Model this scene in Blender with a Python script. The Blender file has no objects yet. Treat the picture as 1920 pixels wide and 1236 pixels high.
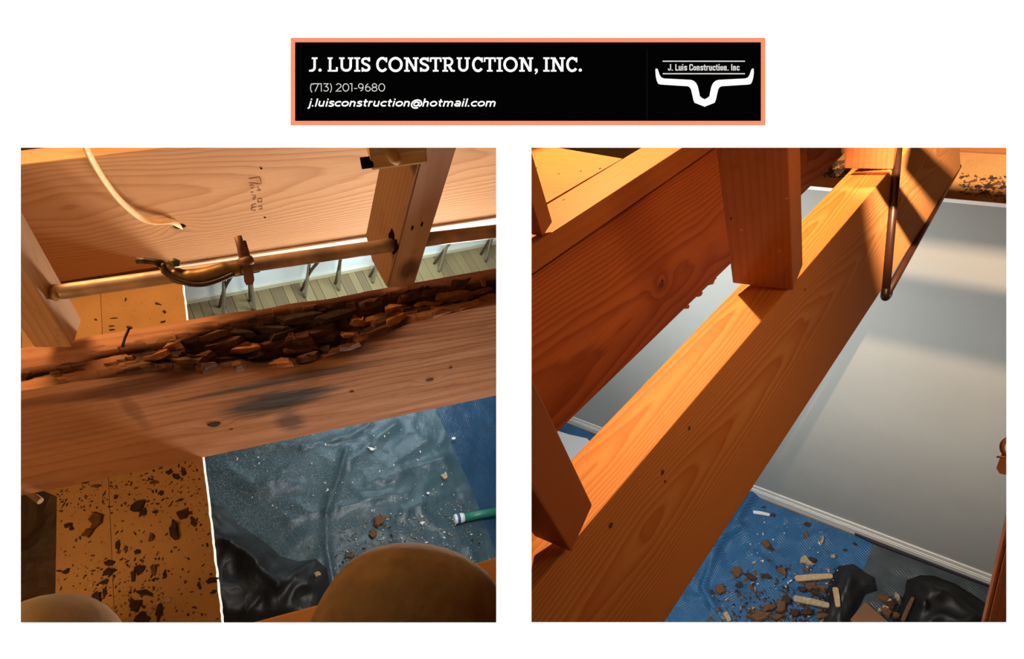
import bpy, bmesh, math, random
import numpy as np
from mathutils import Matrix, Vector, noise

random.seed(7)
SC = bpy.context.scene
COL = SC.collection

# ------------------------------------------------------------------ camera, world, sun, exposure
F = 1200.0                       # focal length in pixels of a 1920 x 1236 frame
PITCH = math.radians(48.0)       # the camera looks steeply down
CAM = np.array([0.0, 0.0, 3.6])
RIGHT = np.array([1.0, 0.0, 0.0])
DOWN = np.array([0.0, -math.sin(PITCH), -math.cos(PITCH)])
FWD = np.array([0.0, math.cos(PITCH), -math.sin(PITCH)])


def W(p):
    """viewer frame (right, down, forward; metres) -> world"""
    return CAM + RIGHT * p[0] + DOWN * p[1] + FWD * p[2]


def WV(v):
    return RIGHT * v[0] + DOWN * v[1] + FWD * v[2]


def unit(v):
    v = np.array(v, float)
    return v / np.linalg.norm(v)


def ray(x, y):
    return np.array([(x - 960.0) / F, (y - 618.0) / F, 1.0])


def at(x, y, z):
    return ray(x, y) * z


def on_plane(x, y, p, n):
    r = ray(x, y)
    return r * (np.dot(n, p) / np.dot(n, r))


cam_data = bpy.data.cameras.new('camera')
cam_data.sensor_width = 36.0
cam_data.lens = 36.0 * F / 1920.0
cam_data.clip_start = 0.02
cam = bpy.data.objects.new('camera', cam_data)
COL.objects.link(cam)
cam.location = CAM
cam.rotation_euler = (math.radians(90) - PITCH, 0, 0)
SC.camera = cam

world = bpy.data.worlds.new('world')
SC.world = world
world.use_nodes = True
bg = world.node_tree.nodes['Background']
bg.inputs[0].default_value = (1.0, 0.68, 0.42, 1)
bg.inputs[1].default_value = 0.11

SC.view_settings.view_transform = 'Standard'
SC.view_settings.look = 'None'
SC.view_settings.gamma = 1.0
SC.view_settings.use_curve_mapping = False
SC.view_settings.exposure = 0.0


def aim(o, d):
    """point a lamp's -Z along world direction d"""
    o.rotation_euler = Vector(d).to_track_quat('-Z', 'Y').to_euler()


def lamp(name, kind, pos, target, energy, color, size=0.3, spot=None, blend=0.3, size_y=None):
    d = bpy.data.lights.new(name, kind)
    d.energy = energy
    d.color = color
    if kind == 'AREA':
        d.size = size
        if size_y:
            d.shape = 'RECTANGLE'
            d.size_y = size_y
    elif kind == 'SUN':
        d.angle = size
    else:
        d.shadow_soft_size = size
    if kind == 'SPOT':
        d.spot_size = spot
        d.spot_blend = blend
    o = bpy.data.objects.new(name, d)
    COL.objects.link(o)
    o.location = W(pos)
    aim(o, WV(np.array(target, float) - np.array(pos, float)))
    return o


# sun lamp added to whiten the front wall, raking down it
SUNT = math.radians(78)
sun = lamp('sun', 'SUN', (0, -1, 0), (0, -1 + math.sin(SUNT), math.cos(SUNT)), 19.5, (1, 1, 1), 0.01)
WARM = (1.0, 0.56, 0.24)
COOL = (0.72, 0.90, 1.0)
# left opening: work lamp up in the attic, daylight in the room below
lamp('attic_work_lamp', 'AREA', (-0.80, -0.55, 0.80), (-0.50, 0.20, 1.1), 7, WARM, 0.25)
lamp('side_fill', 'AREA', (-0.80, 0.30, 0.60), (-0.50, 0.30, 1.05), 1.05, WARM, 0.2)  # unseen fill added for the beam's left face and the boards
lamp('room_daylight', 'AREA', (-0.17, 0.80, 1.90), (-0.25, 0.10, 1.15), 26, (1.0, 0.86, 0.68), 0.40)
lamp('joist_fill', 'AREA', (-0.12, 0.17, 1.75), (-0.26, -0.21, 1.43), 7, (1.0, 0.90, 0.76), 0.12)  # unseen lamp added behind the beam for the glow on the joist
lamp('room_window_light', 'AREA', (-0.42, -0.60, 3.5), (-1.0, -0.42, 4.9), 26, COOL, 0.7)
lamp('room_ceiling_light', 'AREA', (-0.08, 0.45, 1.75), (-0.9, 1.2, 3.0), 1.15, (0.62, 0.86, 1.0), 0.4)
# right opening: lamp in the attic beyond the posts, daylight in the room below
lamp('attic_bulb', 'SPOT', (0.07, -1.40, 1.62), (0.42, 0.05, 1.05), 250, (1.0, 0.52, 0.19), 0.03, math.radians(100))
lamp('attic_fill_lamp', 'AREA', (0.42, -0.75, 0.85), (0.42, 0.1, 1.1), 1.2, (1.0, 0.52, 0.20), 0.3)
lamp('side_fill', 'AREA', (0.80, -0.15, 0.56), (0.37, 0.14, 1.0), 1.7, (1.0, 0.51, 0.19), 0.25)  # unseen fill added for the beam's side and the post faces
lamp('lower_room_light', 'AREA', (0.25, 0.75, 1.9), (1.3, 0.9, 3.8), 22, (0.97, 0.95, 0.95), 0.6)
lamp('lower_window_light', 'AREA', (0.06, 0.2, 2.3), (0.5, 0.35, 3.9), 60, (0.9, 0.96, 1.0), 0.5)
lamp('attic_torch', 'SPOT', (0.70, -0.45, 0.78), (2.45, -0.15, 3.5), 330, (1.0, 0.66, 0.42), 0.004, math.radians(54), 0.9)

# ------------------------------------------------------------------ helpers: frames, meshes, tags


def frame(o, ax, ay, az):
    """4x4 world matrix from a viewer-frame origin and axes"""
    m = Matrix.Identity(4)
    for i, a in enumerate((ax, ay, az)):
        w = WV(a)
        for r in range(3):
            m[r][i] = w[r]
    w = W(o)
    for r in range(3):
        m[r][3] = w[r]
    return m


def link(name, me, mat, parent=None, mw=None):
    o = bpy.data.objects.new(name, me)
    COL.objects.link(o)
    if mat is not None and me is not None:
        if len(me.materials) == 0:
            me.materials.append(mat)
    if mw is not None:
        o.matrix_world = mw
    if parent is not None:
        o.parent = parent
        o.matrix_parent_inverse = PINV[parent.name]
    PINV[o.name] = (mw if mw is not None else Matrix.Identity(4)).inverted()
    return o


PINV = {}


def empty(name, mw):
    return link(name, None, None, None, mw)


def mesh(name, verts, faces, smooth=False):
    me = bpy.data.meshes.new(name)
    me.from_pydata([tuple(float(c) for c in v) for v in verts], [], faces)
    me.update()
    if smooth:
        me.polygons.foreach_set('use_smooth', [True] * len(me.polygons))
    return me


def bm_mesh(name, bm, smooth=False):
    bmesh.ops.recalc_face_normals(bm, faces=bm.faces)
    me = bpy.data.meshes.new(name)
    bm.to_mesh(me)
    bm.free()
    if smooth:
        me.polygons.foreach_set('use_smooth', [True] * len(me.polygons))
    return me


def tag(o, label=None, cat=None, group=None, kind=None):
    if label:
        o['label'] = label
    if cat:
        o['category'] = cat
    if group:
        o['group'] = group
    if kind:
        o['kind'] = kind
    return o


def box_bm(x0, x1, y0, y1, z0, z1, bevel=0.0, cuts=0):
    bm = bmesh.new()
    v = [bm.verts.new(c) for c in ((x0, y0, z0), (x1, y0, z0), (x1, y1, z0), (x0, y1, z0),
                                   (x0, y0, z1), (x1, y0, z1), (x1, y1, z1), (x0, y1, z1))]
    for f in ((0, 3, 2, 1), (4, 5, 6, 7), (0, 1, 5, 4), (1, 2, 6, 5), (2, 3, 7, 6), (3, 0, 4, 7)):
        bm.faces.new([v[i] for i in f])
    if bevel:
        bmesh.ops.bevel(bm, geom=list(bm.edges), offset=bevel, segments=2, affect='EDGES', profile=0.6)
    return bm


def prism_bm(poly, z0, z1, bevel=0.0):
    """polygon in xy extruded from z0 to z1"""
    bm = bmesh.new()
    a = [bm.verts.new((p[0], p[1], z0)) for p in poly]
    b = [bm.verts.new((p[0], p[1], z1)) for p in poly]
    bm.faces.new(a[::-1])
    bm.faces.new(b)
    n = len(poly)
    for i in range(n):
        bm.faces.new((a[i], a[(i + 1) % n], b[(i + 1) % n], b[i]))
    if bevel:
        bmesh.ops.bevel(bm, geom=list(bm.edges), offset=bevel, segments=2, affect='EDGES')
    return bm


def tube(points, radii, seg=14, cap=True, flat=1.0):
    """verts/faces of a tube along points (any frame)"""
    P = [np.array(p, float) for p in points]
    if not hasattr(radii, '__len__'):
        radii = [radii] * len(P)
    V, Fc = [], []
    ref = None
    for i, p in enumerate(P):
        t = unit(P[min(i + 1, len(P) - 1)] - P[max(i - 1, 0)])
        if ref is None:
            ref = np.cross(t, (0.3, 0.5, 0.8))
        ref = unit(ref - t * np.dot(ref, t))
        b = np.cross(t, ref)
        for k in range(seg):
            a = 2 * math.pi * k / seg
            V.append(p + radii[i] * (math.cos(a) * ref + flat * math.sin(a) * b))
    for i in range(len(P) - 1):
        for k in range(seg):
            k2 = (k + 1) % seg
            Fc.append((i * seg + k, i * seg + k2, (i + 1) * seg + k2, (i + 1) * seg + k))
    if cap:
        Fc.append(tuple(range(seg))[::-1])
        Fc.append(tuple((len(P) - 1) * seg + k for k in range(seg)))
    return V, Fc


def spline(pts, n=8):
    """Catmull-Rom through points"""
    P = [np.array(p, float) for p in pts]
    P = [2 * P[0] - P[1]] + P + [2 * P[-1] - P[-2]]
    out = []
    for i in range(1, len(P) - 2):
        for k in range(n):
            t = k / n
            a, b, c, d = P[i - 1], P[i], P[i + 1], P[i + 2]
            out.append(0.5 * ((2 * b) + (c - a) * t + (2 * a - 5 * b + 4 * c - d) * t * t + (3 * b - a - 3 * c + d) * t ** 3))
    out.append(P[-2])
    return out


def tube_obj(name, pts, r, mat, parent=None, seg=14, flat=1.0, base=None):
    """tube through viewer-frame points as one mesh object standing at its first point"""
    o = np.array(pts[0] if base is None else base, float)
    V, Fc = tube([np.array(p) - o for p in pts], r, seg, True, flat)
    me = mesh(name, V, Fc, False)
    for p in me.polygons:
        p.use_smooth = len(p.vertices) == 4
    mw = frame(o, (1, 0, 0), (0, 1, 0), (0, 0, 1))
    return link(name, me, mat, parent, mw)


# ------------------------------------------------------------------ materials


def new_mat(name):
    m = bpy.data.materials.new(name)
    m.use_nodes = True
    nt = m.node_tree
    b = nt.nodes['Principled BSDF']
    return m, nt, b


class NT:
    """tiny wrapper to wire nodes"""

    def __init__(self, nt):
        self.nt = nt

    def node(self, t, **kw):
        n = self.nt.nodes.new(t)
        for k, v in kw.items():
            setattr(n, k, v)
        return n

    def put(self, sock, v):
        if isinstance(v, bpy.types.NodeSocket):
            self.nt.links.new(v, sock)
        else:
            sock.default_value = v

    def math(self, op, a, b=0.0, c=None, clamp=False):
        n = self.node('ShaderNodeMath', operation=op, use_clamp=clamp)
        self.put(n.inputs[0], a)
        self.put(n.inputs[1], b)
        if c is not None:
            self.put(n.inputs[2], c)
        return n.outputs[0]

    def mix(self, f, a, b, mode='MIX'):
        n = self.node('ShaderNodeMix', data_type='RGBA', blend_type=mode)
        n.clamp_factor = True
        self.put(n.inputs[0], f)
        self.put(n.inputs[6], a)
        self.put(n.inputs[7], b)
        return n.outputs[2]

    def noise(self, vec, scale, detail=2.0, rough=0.5, dist=0.0):
        n = self.node('ShaderNodeTexNoise')
        self.put(n.inputs['Vector'], vec)
        n.inputs['Scale'].default_value = scale
        n.inputs['Detail'].default_value = detail
        n.inputs['Roughness'].default_value = rough
        n.inputs['Distortion'].default_value = dist
        return n.outputs['Fac']

    def mapping(self, vec, scale=(1, 1, 1), loc=(0, 0, 0), rot=(0, 0, 0)):
        n = self.node('ShaderNodeMapping')
        self.put(n.inputs[0], vec)
        n.inputs[1].default_value = loc
        n.inputs[2].default_value = rot
        n.inputs[3].default_value = scale
        return n.outputs[0]

    def ramp(self, f, stops, interp='LINEAR'):
        n = self.node('ShaderNodeValToRGB')
        n.color_ramp.interpolation = interp
        e = n.color_ramp.elements
        while len(e) > 1:
            e.remove(e[-1])
        e[0].position = stops[0][0]
        c = stops[0][1]
        e[0].color = (c, c, c, 1) if not hasattr(c, '__len__') else (*c[:3], 1)
        for p, c in stops[1:]:
            q = e.new(p)
            q.color = (c, c, c, 1) if not hasattr(c, '__len__') else (*c[:3], 1)
        self.put(n.inputs[0], f)
        return n.outputs[0]

    def bump(self, h, strength, dist):
        n = self.node('ShaderNodeBump')
        self.put(n.inputs['Height'], h)
        n.inputs['Strength'].default_value = strength
        n.inputs['Distance'].default_value = dist
        return n.outputs[0]

    def obj(self):
        return self.node('ShaderNodeTexCoord').outputs['Object']

    def sep(self, v):
        n = self.node('ShaderNodeSeparateXYZ')
        self.put(n.inputs[0], v)
        return n.outputs


def rgb(r, g, b):
    """sRGB 0-255 -> linear"""
    f = lambda c: (c / 255 / 12.92) if c / 255 <= 0.04045 else ((c / 255 + 0.055) / 1.055) ** 2.4
    return (f(r), f(g), f(b), 1)


def plain(name, col, rough=0.6, metal=0.0, spec=0.5, var=0.0, vscale=20, bump=0.0, bscale=60):
    m, nt, b = new_mat(name)
    n = NT(nt)
    b.inputs['Roughness'].default_value = rough
    b.inputs['Metallic'].default_value = metal
    b.inputs['Specular IOR Level'].default_value = spec
    if var:
        f = n.noise(n.obj(), vscale, 4, 0.6)
        f = n.ramp(f, ((0.3, 0.0), (0.7, 1.0)))
        n.put(b.inputs['Base Color'], n.mix(f, tuple(c * (1 - var) for c in col[:3]) + (1,), tuple(min(1, c * (1 + var)) for c in col[:3]) + (1,)))
    else:
        b.inputs['Base Color'].default_value = col
    if bump:
        n.put(b.inputs['Normal'], n.bump(n.noise(n.obj(), bscale, 4, 0.6), bump, 0.003))
    return m


def wood(name, light, dark, period=0.011, centre=(0.03, -0.12), wob=0.03, lf=1.6, contrast=0.85, knots=(), stains=(),
         seed=0.0, rough=0.62, dirt=0.0, shift=0.0, sharp=0.55, arch=None, fibre=0.22):
    """sawn pine: growth rings round an axis along local x, wandering, so that faces show cathedral grain.
    knots: (x, y, z, radius); stains: ((x, y, z), (sx, sy, sz), colour, amount, edge noise)"""
    m, nt, b = new_mat(name)
    n = NT(nt)
    co = n.obj()
    x, y, z = n.sep(co)
    low = n.mapping(co, (lf, 5.0, 5.0), (seed, seed * 1.7, 0))
    n1 = n.noise(low, 1.0, 1.5, 0.45)
    low2 = n.mapping(co, (lf * 0.8, 4.0, 4.0), (seed + 9.3, 2.1, seed))
    n2 = n.noise(low2, 1.0, 1.5, 0.45)
    yy = n.math('ADD', n.math('SUBTRACT', y, centre[0]), n.math('MULTIPLY', n.math('SUBTRACT', n1, 0.5), wob * 2))
    zz = n.math('ADD', n.math('SUBTRACT', z, centre[1]), n.math('MULTIPLY', n.math('SUBTRACT', n2, 0.5), wob * 2))
    r = n.math('SQRT', n.math('ADD', n.math('MULTIPLY', yy, yy), n.math('MULTIPLY', zz, zz)))
    fine = n.noise(n.mapping(co, (3, 60, 60), (seed, 0, 0)), 1.0, 2, 0.5)
    r = n.math('ADD', r, n.math('MULTIPLY', n.math('SUBTRACT', fine, 0.5), 0.0035))
    if arch:
        # flat-sawn figure: each face shows nested arches about its own centre line (s0, rings per m2, arches per m, wander)
        nz = n.math('GREATER_THAN', n.math('ABSOLUTE', n.sep(n.node('ShaderNodeTexCoord').outputs['Normal'])[2]), 0.5)
        cs = []
        for (s0, kq, ka, amp), s in ((arch[0], z), (arch[1], y)):
            ds = n.math('SUBTRACT', s, s0)
            wn = n.noise(n.mapping(co, (2.6, 11, 11), (seed * 2.3, seed, 0.7)), 1.0, 2, 0.5)
            xx = n.math('MULTIPLY', n.math('PINGPONG', n.math('ADD', x, 7.0 + seed), 1.37), ka)
            c = n.math('ADD', n.math('MULTIPLY', n.math('MULTIPLY', ds, ds), kq), xx)
            cs.append(n.math('ADD', c, n.math('MULTIPLY', n.math('SUBTRACT', wn, 0.5), amp)))
        mx = n.node('ShaderNodeMix')
        n.put(mx.inputs[0], nz)
        n.put(mx.inputs[2], cs[0])
        n.put(mx.inputs[3], cs[1])
        r = n.math('MULTIPLY', n.math('ADD', mx.outputs[0], n.math('MULTIPLY', n.math('SUBTRACT', fine, 0.5), 0.5)), period)
    kd = None
    for (kx, ky, kz, kr) in knots:
        v = n.node('ShaderNodeVectorMath', operation='DISTANCE')
        n.put(v.inputs[0], n.mapping(co, (0.6, 0.25, 1)))
        v.inputs[1].default_value = (kx * 0.6, ky * 0.25, kz)
        g = n.math('EXPONENT', n.math('MULTIPLY', n.math('POWER', n.math('DIVIDE', v.outputs['Value'], kr * 2.2), 2.0), -1.0))
        r = n.math('ADD', r, n.math('MULTIPLY', g, kr * 1.8))
        core = n.math('LESS_THAN', v.outputs['Value'], kr * 0.45)
        core2 = n.math('EXPONENT', n.math('MULTIPLY', n.math('POWER', n.math('DIVIDE', v.outputs['Value'], kr * 0.75), 4.0), -1.0))
        kd = core2 if kd is None else n.math('MAXIMUM', kd, core2)
    t = n.math('FRACT', n.math('DIVIDE', n.math('ADD', r, shift), period))
    band = n.ramp(t, ((0.0, 0.55), (0.10, 0.0), (sharp, 0.12), (0.86, 0.75), (0.95, 1.0), (1.0, 0.6)))
    amt = n.math('MULTIPLY', band, contrast)
    blot = n.noise(n.mapping(co, (2.2, 9, 9), (seed * 3.1, 0, 0)), 1.0, 3, 0.55)
    base = n.mix(n.ramp(blot, ((0.3, 0.0), (0.75, 1.0))), light, tuple(0.72 * l + 0.16 * d for l, d in zip(light[:3], dark[:3])) + (1,))
    col = n.mix(amt, base, dark)
    fib = n.noise(n.mapping(co, (14, 420, 420), (0, seed, 0)), 1.0, 2, 0.6)
    col = n.mix(n.math('MULTIPLY', n.ramp(fib, ((0.35, 0.0), (0.8, 1.0))), fibre), col, dark)
    if kd is not None:
        col = n.mix(n.math('MULTIPLY', kd, 0.85), col, tuple(c * 0.28 for c in dark[:3]) + (1,))
    for (sc, ss, sc_col, sa, en) in stains:
        mp = n.node('ShaderNodeMapping')
        mp.vector_type = 'TEXTURE'
        n.put(mp.inputs[0], co)
        mp.inputs[1].default_value = sc
        mp.inputs[3].default_value = ss
        ln = n.node('ShaderNodeVectorMath', operation='LENGTH')
        n.put(ln.inputs[0], mp.outputs[0])
        e = n.noise(n.mapping(co, (7, 70, 70), (seed, 4, 1)), 1.0, 4, 0.65)
        q = n.math('ADD', ln.outputs['Value'], n.math('MULTIPLY', n.math('SUBTRACT', e, 0.5), en))
        f = n.ramp(q, ((0.45, 1.0), (1.0, 0.0)))
        col = n.mix(n.math('MULTIPLY', f, sa), col, sc_col)
    if dirt:
        dn = n.noise(n.mapping(co, (18, 40, 40), (seed, 1, 2)), 1.0, 5, 0.7)
        col = n.mix(n.math('MULTIPLY', n.ramp(dn, ((0.56, 0.0), (0.72, 1.0))), dirt), col, tuple(c * 0.3 for c in dark[:3]) + (1,))
    n.put(b.inputs['Base Color'], col)
    b.inputs['Roughness'].default_value = rough
    b.inputs['Specular IOR Level'].default_value = 0.3
    h = n.math('ADD', n.math('MULTIPLY', band, 0.5), n.math('MULTIPLY', fib, 0.5))
    n.put(b.inputs['Normal'], n.bump(h, 0.25, 0.0012))
    return m


PALE = (0.60, 0.335, 0.165, 1)
PALE_D = (0.36, 0.150, 0.055, 1)

# ------------------------------------------------------------------ sawn timber fitted by its three visible edges


class Timber:
    """frame of a rectangular timber: x along d, y along q1 (0..w), z up (0..-h); origin on the shared edge"""

    def __init__(self, vp, e0, e1, e2, N, z, roll=0.0, w=None, h=None):
        d = unit(ray(*vp)) if len(vp) == 2 else unit(vp)
        P = ray(*e1) * z
        q2 = unit(N - d * np.dot(N, d))
        q1 = np.cross(d, q2)
        c, s = math.cos(math.radians(roll)), math.sin(math.radians(roll))
        q2, q1 = c * q2 + s * q1, c * q1 - s * q2

        def reach(e, q):
            n = np.cross(ray(*e), d)
            return -np.dot(n, P) / np.dot(n, q)
        self.w = reach(e0, q1) if w is None else w
        self.h = reach(e2, q2) if h is None else h
        self.P, self.d, self.q1, self.q2 = P, d, q1, q2
        self.mw = frame(P, d, q1, -q2)

    def s_at(self, px, y=0.0, z=0.0, py=None):
        """length along the timber at which the line (y, z) crosses image column px (or row py)"""
        p = self.P + self.q1 * y - self.q2 * z
        if py is None:
            k = (px - 960.0) / F
            return (p[0] - k * p[2]) / (k * self.d[2] - self.d[0])
        k = (py - 618.0) / F
        return (p[1] - k * p[2]) / (k * self.d[2] - self.d[1])

    def pt(self, x, y, z):
        return self.P + self.d * x + self.q1 * y - self.q2 * z

    def face_xz(self, px, py, y=0.0):
        """local x, z of the point of the plane local-y = y seen at a pixel"""
        p = on_plane(px, py, self.P + self.q1 * y, self.q1) - self.P
        return np.dot(p, self.d), -np.dot(p, self.q2)

    def face_xy(self, px, py, z=0.0):
        p = on_plane(px, py, self.P - self.q2 * z, self.q2) - self.P
        return np.dot(p, self.d), np.dot(p, self.q1)

    def build(self, name, x0, x1, mat, parent=None, bevel=0.003, y0=0.0, y1=None, z0=None, z1=0.0, cut0=None, cut1=None):
        """cut0 / cut1: mitre that end against the wall between the rooms (sideways position)"""
        y1 = self.w if y1 is None else y1
        z0 = -self.h if z0 is None else z0
        ya, yb = min(y0, y1), max(y0, y1)
        za, zb = min(z0, z1), max(z0, z1)
        bm = box_bm(min(x0, x1), max(x0, x1), ya, yb, za, zb, bevel)
        xm = (x0 + x1) / 2
        for v in bm.verts:
            for c, s, xe in ((cut0, -1, min(x0, x1)), (cut1, 1, max(x0, x1))):
                if c is not None and (v.co.x - xm) * s > 0:
                    v.co.x = (c - (self.P + self.q1 * v.co.y - self.q2 * v.co.z)[0]) / self.d[0] + (v.co.x - xe)
        return link(name, bm_mesh(name, bm), mat, parent, self.mw)


def sheet(name, poly, P, n, up, step, height, mat, parent=None, smooth=True, ax=None):
    """polygon of pixels laid on the plane (P, n), gridded and lifted along up by height(u, v, px, py)"""
    ax = unit(np.cross(n, (0.1, 0.9, 0.3))) if ax is None else unit(ax - n * np.dot(ax, n))
    az = unit(up)
    ay = np.cross(az, ax)
    pts = [on_plane(x, y, P, n) for x, y in poly]
    o = sum(pts) / len(pts)
    uv = [(np.dot(p - o, ax), np.dot(p - o, ay)) for p in pts]
    bm = bmesh.new()
    bmesh.ops.triangulate(bm, faces=[bm.faces.new([bm.verts.new((u, v, 0)) for u, v in uv])], ngon_method='EAR_CLIP')
    for k, (lo, hi) in enumerate(((min(u for u, v in uv), max(u for u, v in uv)), (min(v for u, v in uv), max(v for u, v in uv)))):
        c = lo + step
        while c < hi - step * 0.3:
            co = (c, 0, 0) if k == 0 else (0, c, 0)
            no = (1, 0, 0) if k == 0 else (0, 1, 0)
            bmesh.ops.bisect_plane(bm, geom=bm.verts[:] + bm.edges[:] + bm.faces[:], dist=1e-6, plane_co=co, plane_no=no)
            c += step
    for v in bm.verts:
        p = o + ax * v.co.x + ay * v.co.y
        px, py = 960 + F * p[0] / p[2], 618 + F * p[1] / p[2]
        v.co.z = height(v.co.x, v.co.y, px, py)
    bmesh.ops.triangulate(bm, faces=[f for f in bm.faces if len(f.verts) > 4])
    me = bm_mesh(name, bm, smooth)
    ob = link(name, me, mat, parent, frame(o, ax, ay, az))
    return ob


def clip(o, co, no):
    """saw an object off at a plane (viewer frame), keeping the side no points to"""
    inv = o.matrix_world.inverted()
    c = inv @ Vector(W(co))
    nn = (inv.to_3x3() @ Vector(WV(no))).normalized()
    bm = bmesh.new()
    bm.from_mesh(o.data)
    r = bmesh.ops.bisect_plane(bm, geom=bm.verts[:] + bm.edges[:] + bm.faces[:], plane_co=c, plane_no=nn, clear_inner=True)
    bmesh.ops.holes_fill(bm, edges=[e for e in r['geom_cut'] if isinstance(e, bmesh.types.BMEdge)])
    bmesh.ops.recalc_face_normals(bm, faces=bm.faces)
    bm.to_mesh(o.data)
    bm.free()


def flat_prism(name, poly, P, n, thick, mat, parent=None, bevel=0.0):
    """polygon of pixels on the plane (P, n) given real thickness, downwards along n"""
    pts = [on_plane(x, y, P, n) for x, y in poly]
    o = sum(pts) / len(pts)
    ax = unit(np.cross(n, (0.1, 0.9, 0.3)))
    ay = np.cross(-unit(n), ax)
    uv = [(np.dot(p - o, ax), np.dot(p - o, ay)) for p in pts]
    bm = prism_bm(uv, -thick, 0.0, bevel)
    return link(name, bm_mesh(name, bm), mat, parent, frame(o, ax, ay, -unit(n)))


def seg_dist(px, py, a, b):
    ax, ay = a
    bx, by = b
    t = max(0, min(1, ((px - ax) * (bx - ax) + (py - ay) * (by - ay)) / ((bx - ax) ** 2 + (by - ay) ** 2)))
    return math.hypot(px - ax - t * (bx - ax), py - ay - t * (by - ay))


def poly_dist(px, py, pl):
    return min(seg_dist(px, py, pl[i], pl[i + 1]) for i in range(len(pl) - 1))


def chip_mesh(seed, lx, ly, lz, n=7, lo=.55):
    rnd = random.Random(seed)
    ring = [(math.cos(2 * math.pi * (k + rnd.uniform(-.3, .3)) / n) * rnd.uniform(lo, 1.05) * lx / 2,
             math.sin(2 * math.pi * (k + rnd.uniform(-.3, .3)) / n) * rnd.uniform(lo, 1.05) * ly / 2) for k in range(n)]
    V = [(x, y, 0) for x, y in ring] + [(x * rnd.uniform(.7, .95), y * rnd.uniform(.7, .95), lz * rnd.uniform(.6, 1.2)) for x, y in ring]
    Fc = [tuple(range(n))[::-1], tuple(range(n, 2 * n))] + [(k, (k + 1) % n, n + (k + 1) % n, n + k) for k in range(n)]
    return mesh('chip', V, Fc)


# ------------------------------------------------------------------ the two rooms' directions
NL = unit((-498, 940, 1200))               # straight down, left room
DL = unit((-819, -1895, 1200))             # away from the viewer, left room
DL = unit(DL - NL * np.dot(NL, DL))
XL = np.cross(DL, -NL)
BL = unit((1, -0.19, 0.22))                # run of the left beams
NR = unit((575, 1232, 1200))               # straight down, right room
WR = unit((-1788, -578, 1200))             # along the right room's wall, away
BR = (2232, -342)                          # where the right beams vanish

# ================================================================== front wall with its two openings and the sign
DW = 0.46
WALLM = plain('white_paint', (0.92, 0.92, 0.92, 1), 0.9, spec=0.0)
OPEN = ((39, 277, 930.5, 1167.5), (996.5, 277, 1887, 1167))
SIGN = (545, 71, 1435, 235)


def q(px, py, z=DW):
    return at(px, py, z)


def wall_front():
    """one wall pierced by two openings whose edges are splayed open to the back, and a shallow pocket for the sign"""
    k = DW / F
    T = 0.012
    xs0, xs1, ys0, ys1 = -3.2, 3.2, -2.6, 2.6
    holes = []
    for (x0, y0, x1, y1) in OPEN:
        holes.append(((x0 - 960) * k, (y0 - 618) * k, (x1 - 960) * k, (y1 - 618) * k))
    sx0, sy0, sx1, sy1 = [(c - (960 if i % 2 == 0 else 618)) * k for i, c in enumerate(SIGN)]
    V, Fc = [], []

    def quad(a, b, c, d):
        i = len(V)
        V.extend((a, b, c, d))
        Fc.append((i, i + 1, i + 2, i + 3))

    def rect(x0, y0, x1, y1, z):
        if x1 - x0 > 1e-9 and y1 - y0 > 1e-9:
            quad((x0, y0, z), (x0, y1, z), (x1, y1, z), (x1, y0, z))

    def grid(hs, z):
        X = sorted({xs0, xs1, *[h[0] for h in hs], *[h[2] for h in hs]})
        Y = sorted({ys0, ys1, *[h[1] for h in hs], *[h[3] for h in hs]})
        for i in range(len(X) - 1):
            for j in range(len(Y) - 1):
                cx, cy = (X[i] + X[i + 1]) / 2, (Y[j] + Y[j + 1]) / 2
                if not any(h[0] < cx < h[2] and h[1] < cy < h[3] for h in hs):
                    rect(X[i], Y[j], X[i + 1], Y[j + 1], z)
    s = (sx0, sy0, sx1, sy1)
    grid(holes + [s], DW)
    back = [(h[0] - (0.016 if h[0] < -0.1 else 0.013), h[1] - 0.014, h[2] + (0.016 if h[2] > 0.1 else 0.013), h[3] + 0.014) for h in holes]
    grid(back, DW + T)
    for h, b in zip(holes, back):
        f = [(h[0], h[1], DW), (h[2], h[1], DW), (h[2], h[3], DW), (h[0], h[3], DW)]
        g = [(b[0], b[1], DW + T), (b[2], b[1], DW + T), (b[2], b[3], DW + T), (b[0], b[3], DW + T)]
        for i in range(4):
            j = (i + 1) % 4
            quad(f[i], f[j], g[j], g[i])
    # pocket
    p = [(s[0], s[1]), (s[2], s[1]), (s[2], s[3]), (s[0], s[3])]
    for i in range(4):
        a, b = p[i], p[(i + 1) % 4]
        quad((*a, DW), (*b, DW), (*b, DW + 0.004), (*a, DW + 0.004))
    rect(s[0], s[1], s[2], s[3], DW + 0.004)
    o = np.array((0, 0, DW))
    me = mesh('wall_front', [np.array(v) - o for v in V], Fc)
    me.materials.append(WALLM)
    me.materials.append(plain('wall_back_dark', (.13, .075, .04, 1), .9, var=.2))  # back made dark brown so it bounces less light into the rooms
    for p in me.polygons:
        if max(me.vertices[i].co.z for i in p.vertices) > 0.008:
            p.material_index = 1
    ob = link('wall_front', me, WALLM, None, frame(o, (1, 0, 0), (0, 1, 0), (0, 0, 1)))
    tag(ob, 'white wall with two square openings side by side', 'wall', kind='structure')


wall_front()
# unseen wall added between the two rooms to keep their lamps apart
PARTM = plain('partition_board', (0.30, 0.19, 0.10, 1), 0.8, var=0.15)
bmp = box_bm(-0.011, 0.011, -1.6, 3.2, 0, 8.0)
pw = link('light_divider', bm_mesh('light_divider', bmp), PARTM, None, frame((0.0015, 0, DW + 0.013), (1, 0, 0), (0, 1, 0), (0, 0, 1)))
tag(pw, 'added board wall that keeps the lamps of the two rooms apart', 'wall', kind='structure')

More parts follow.
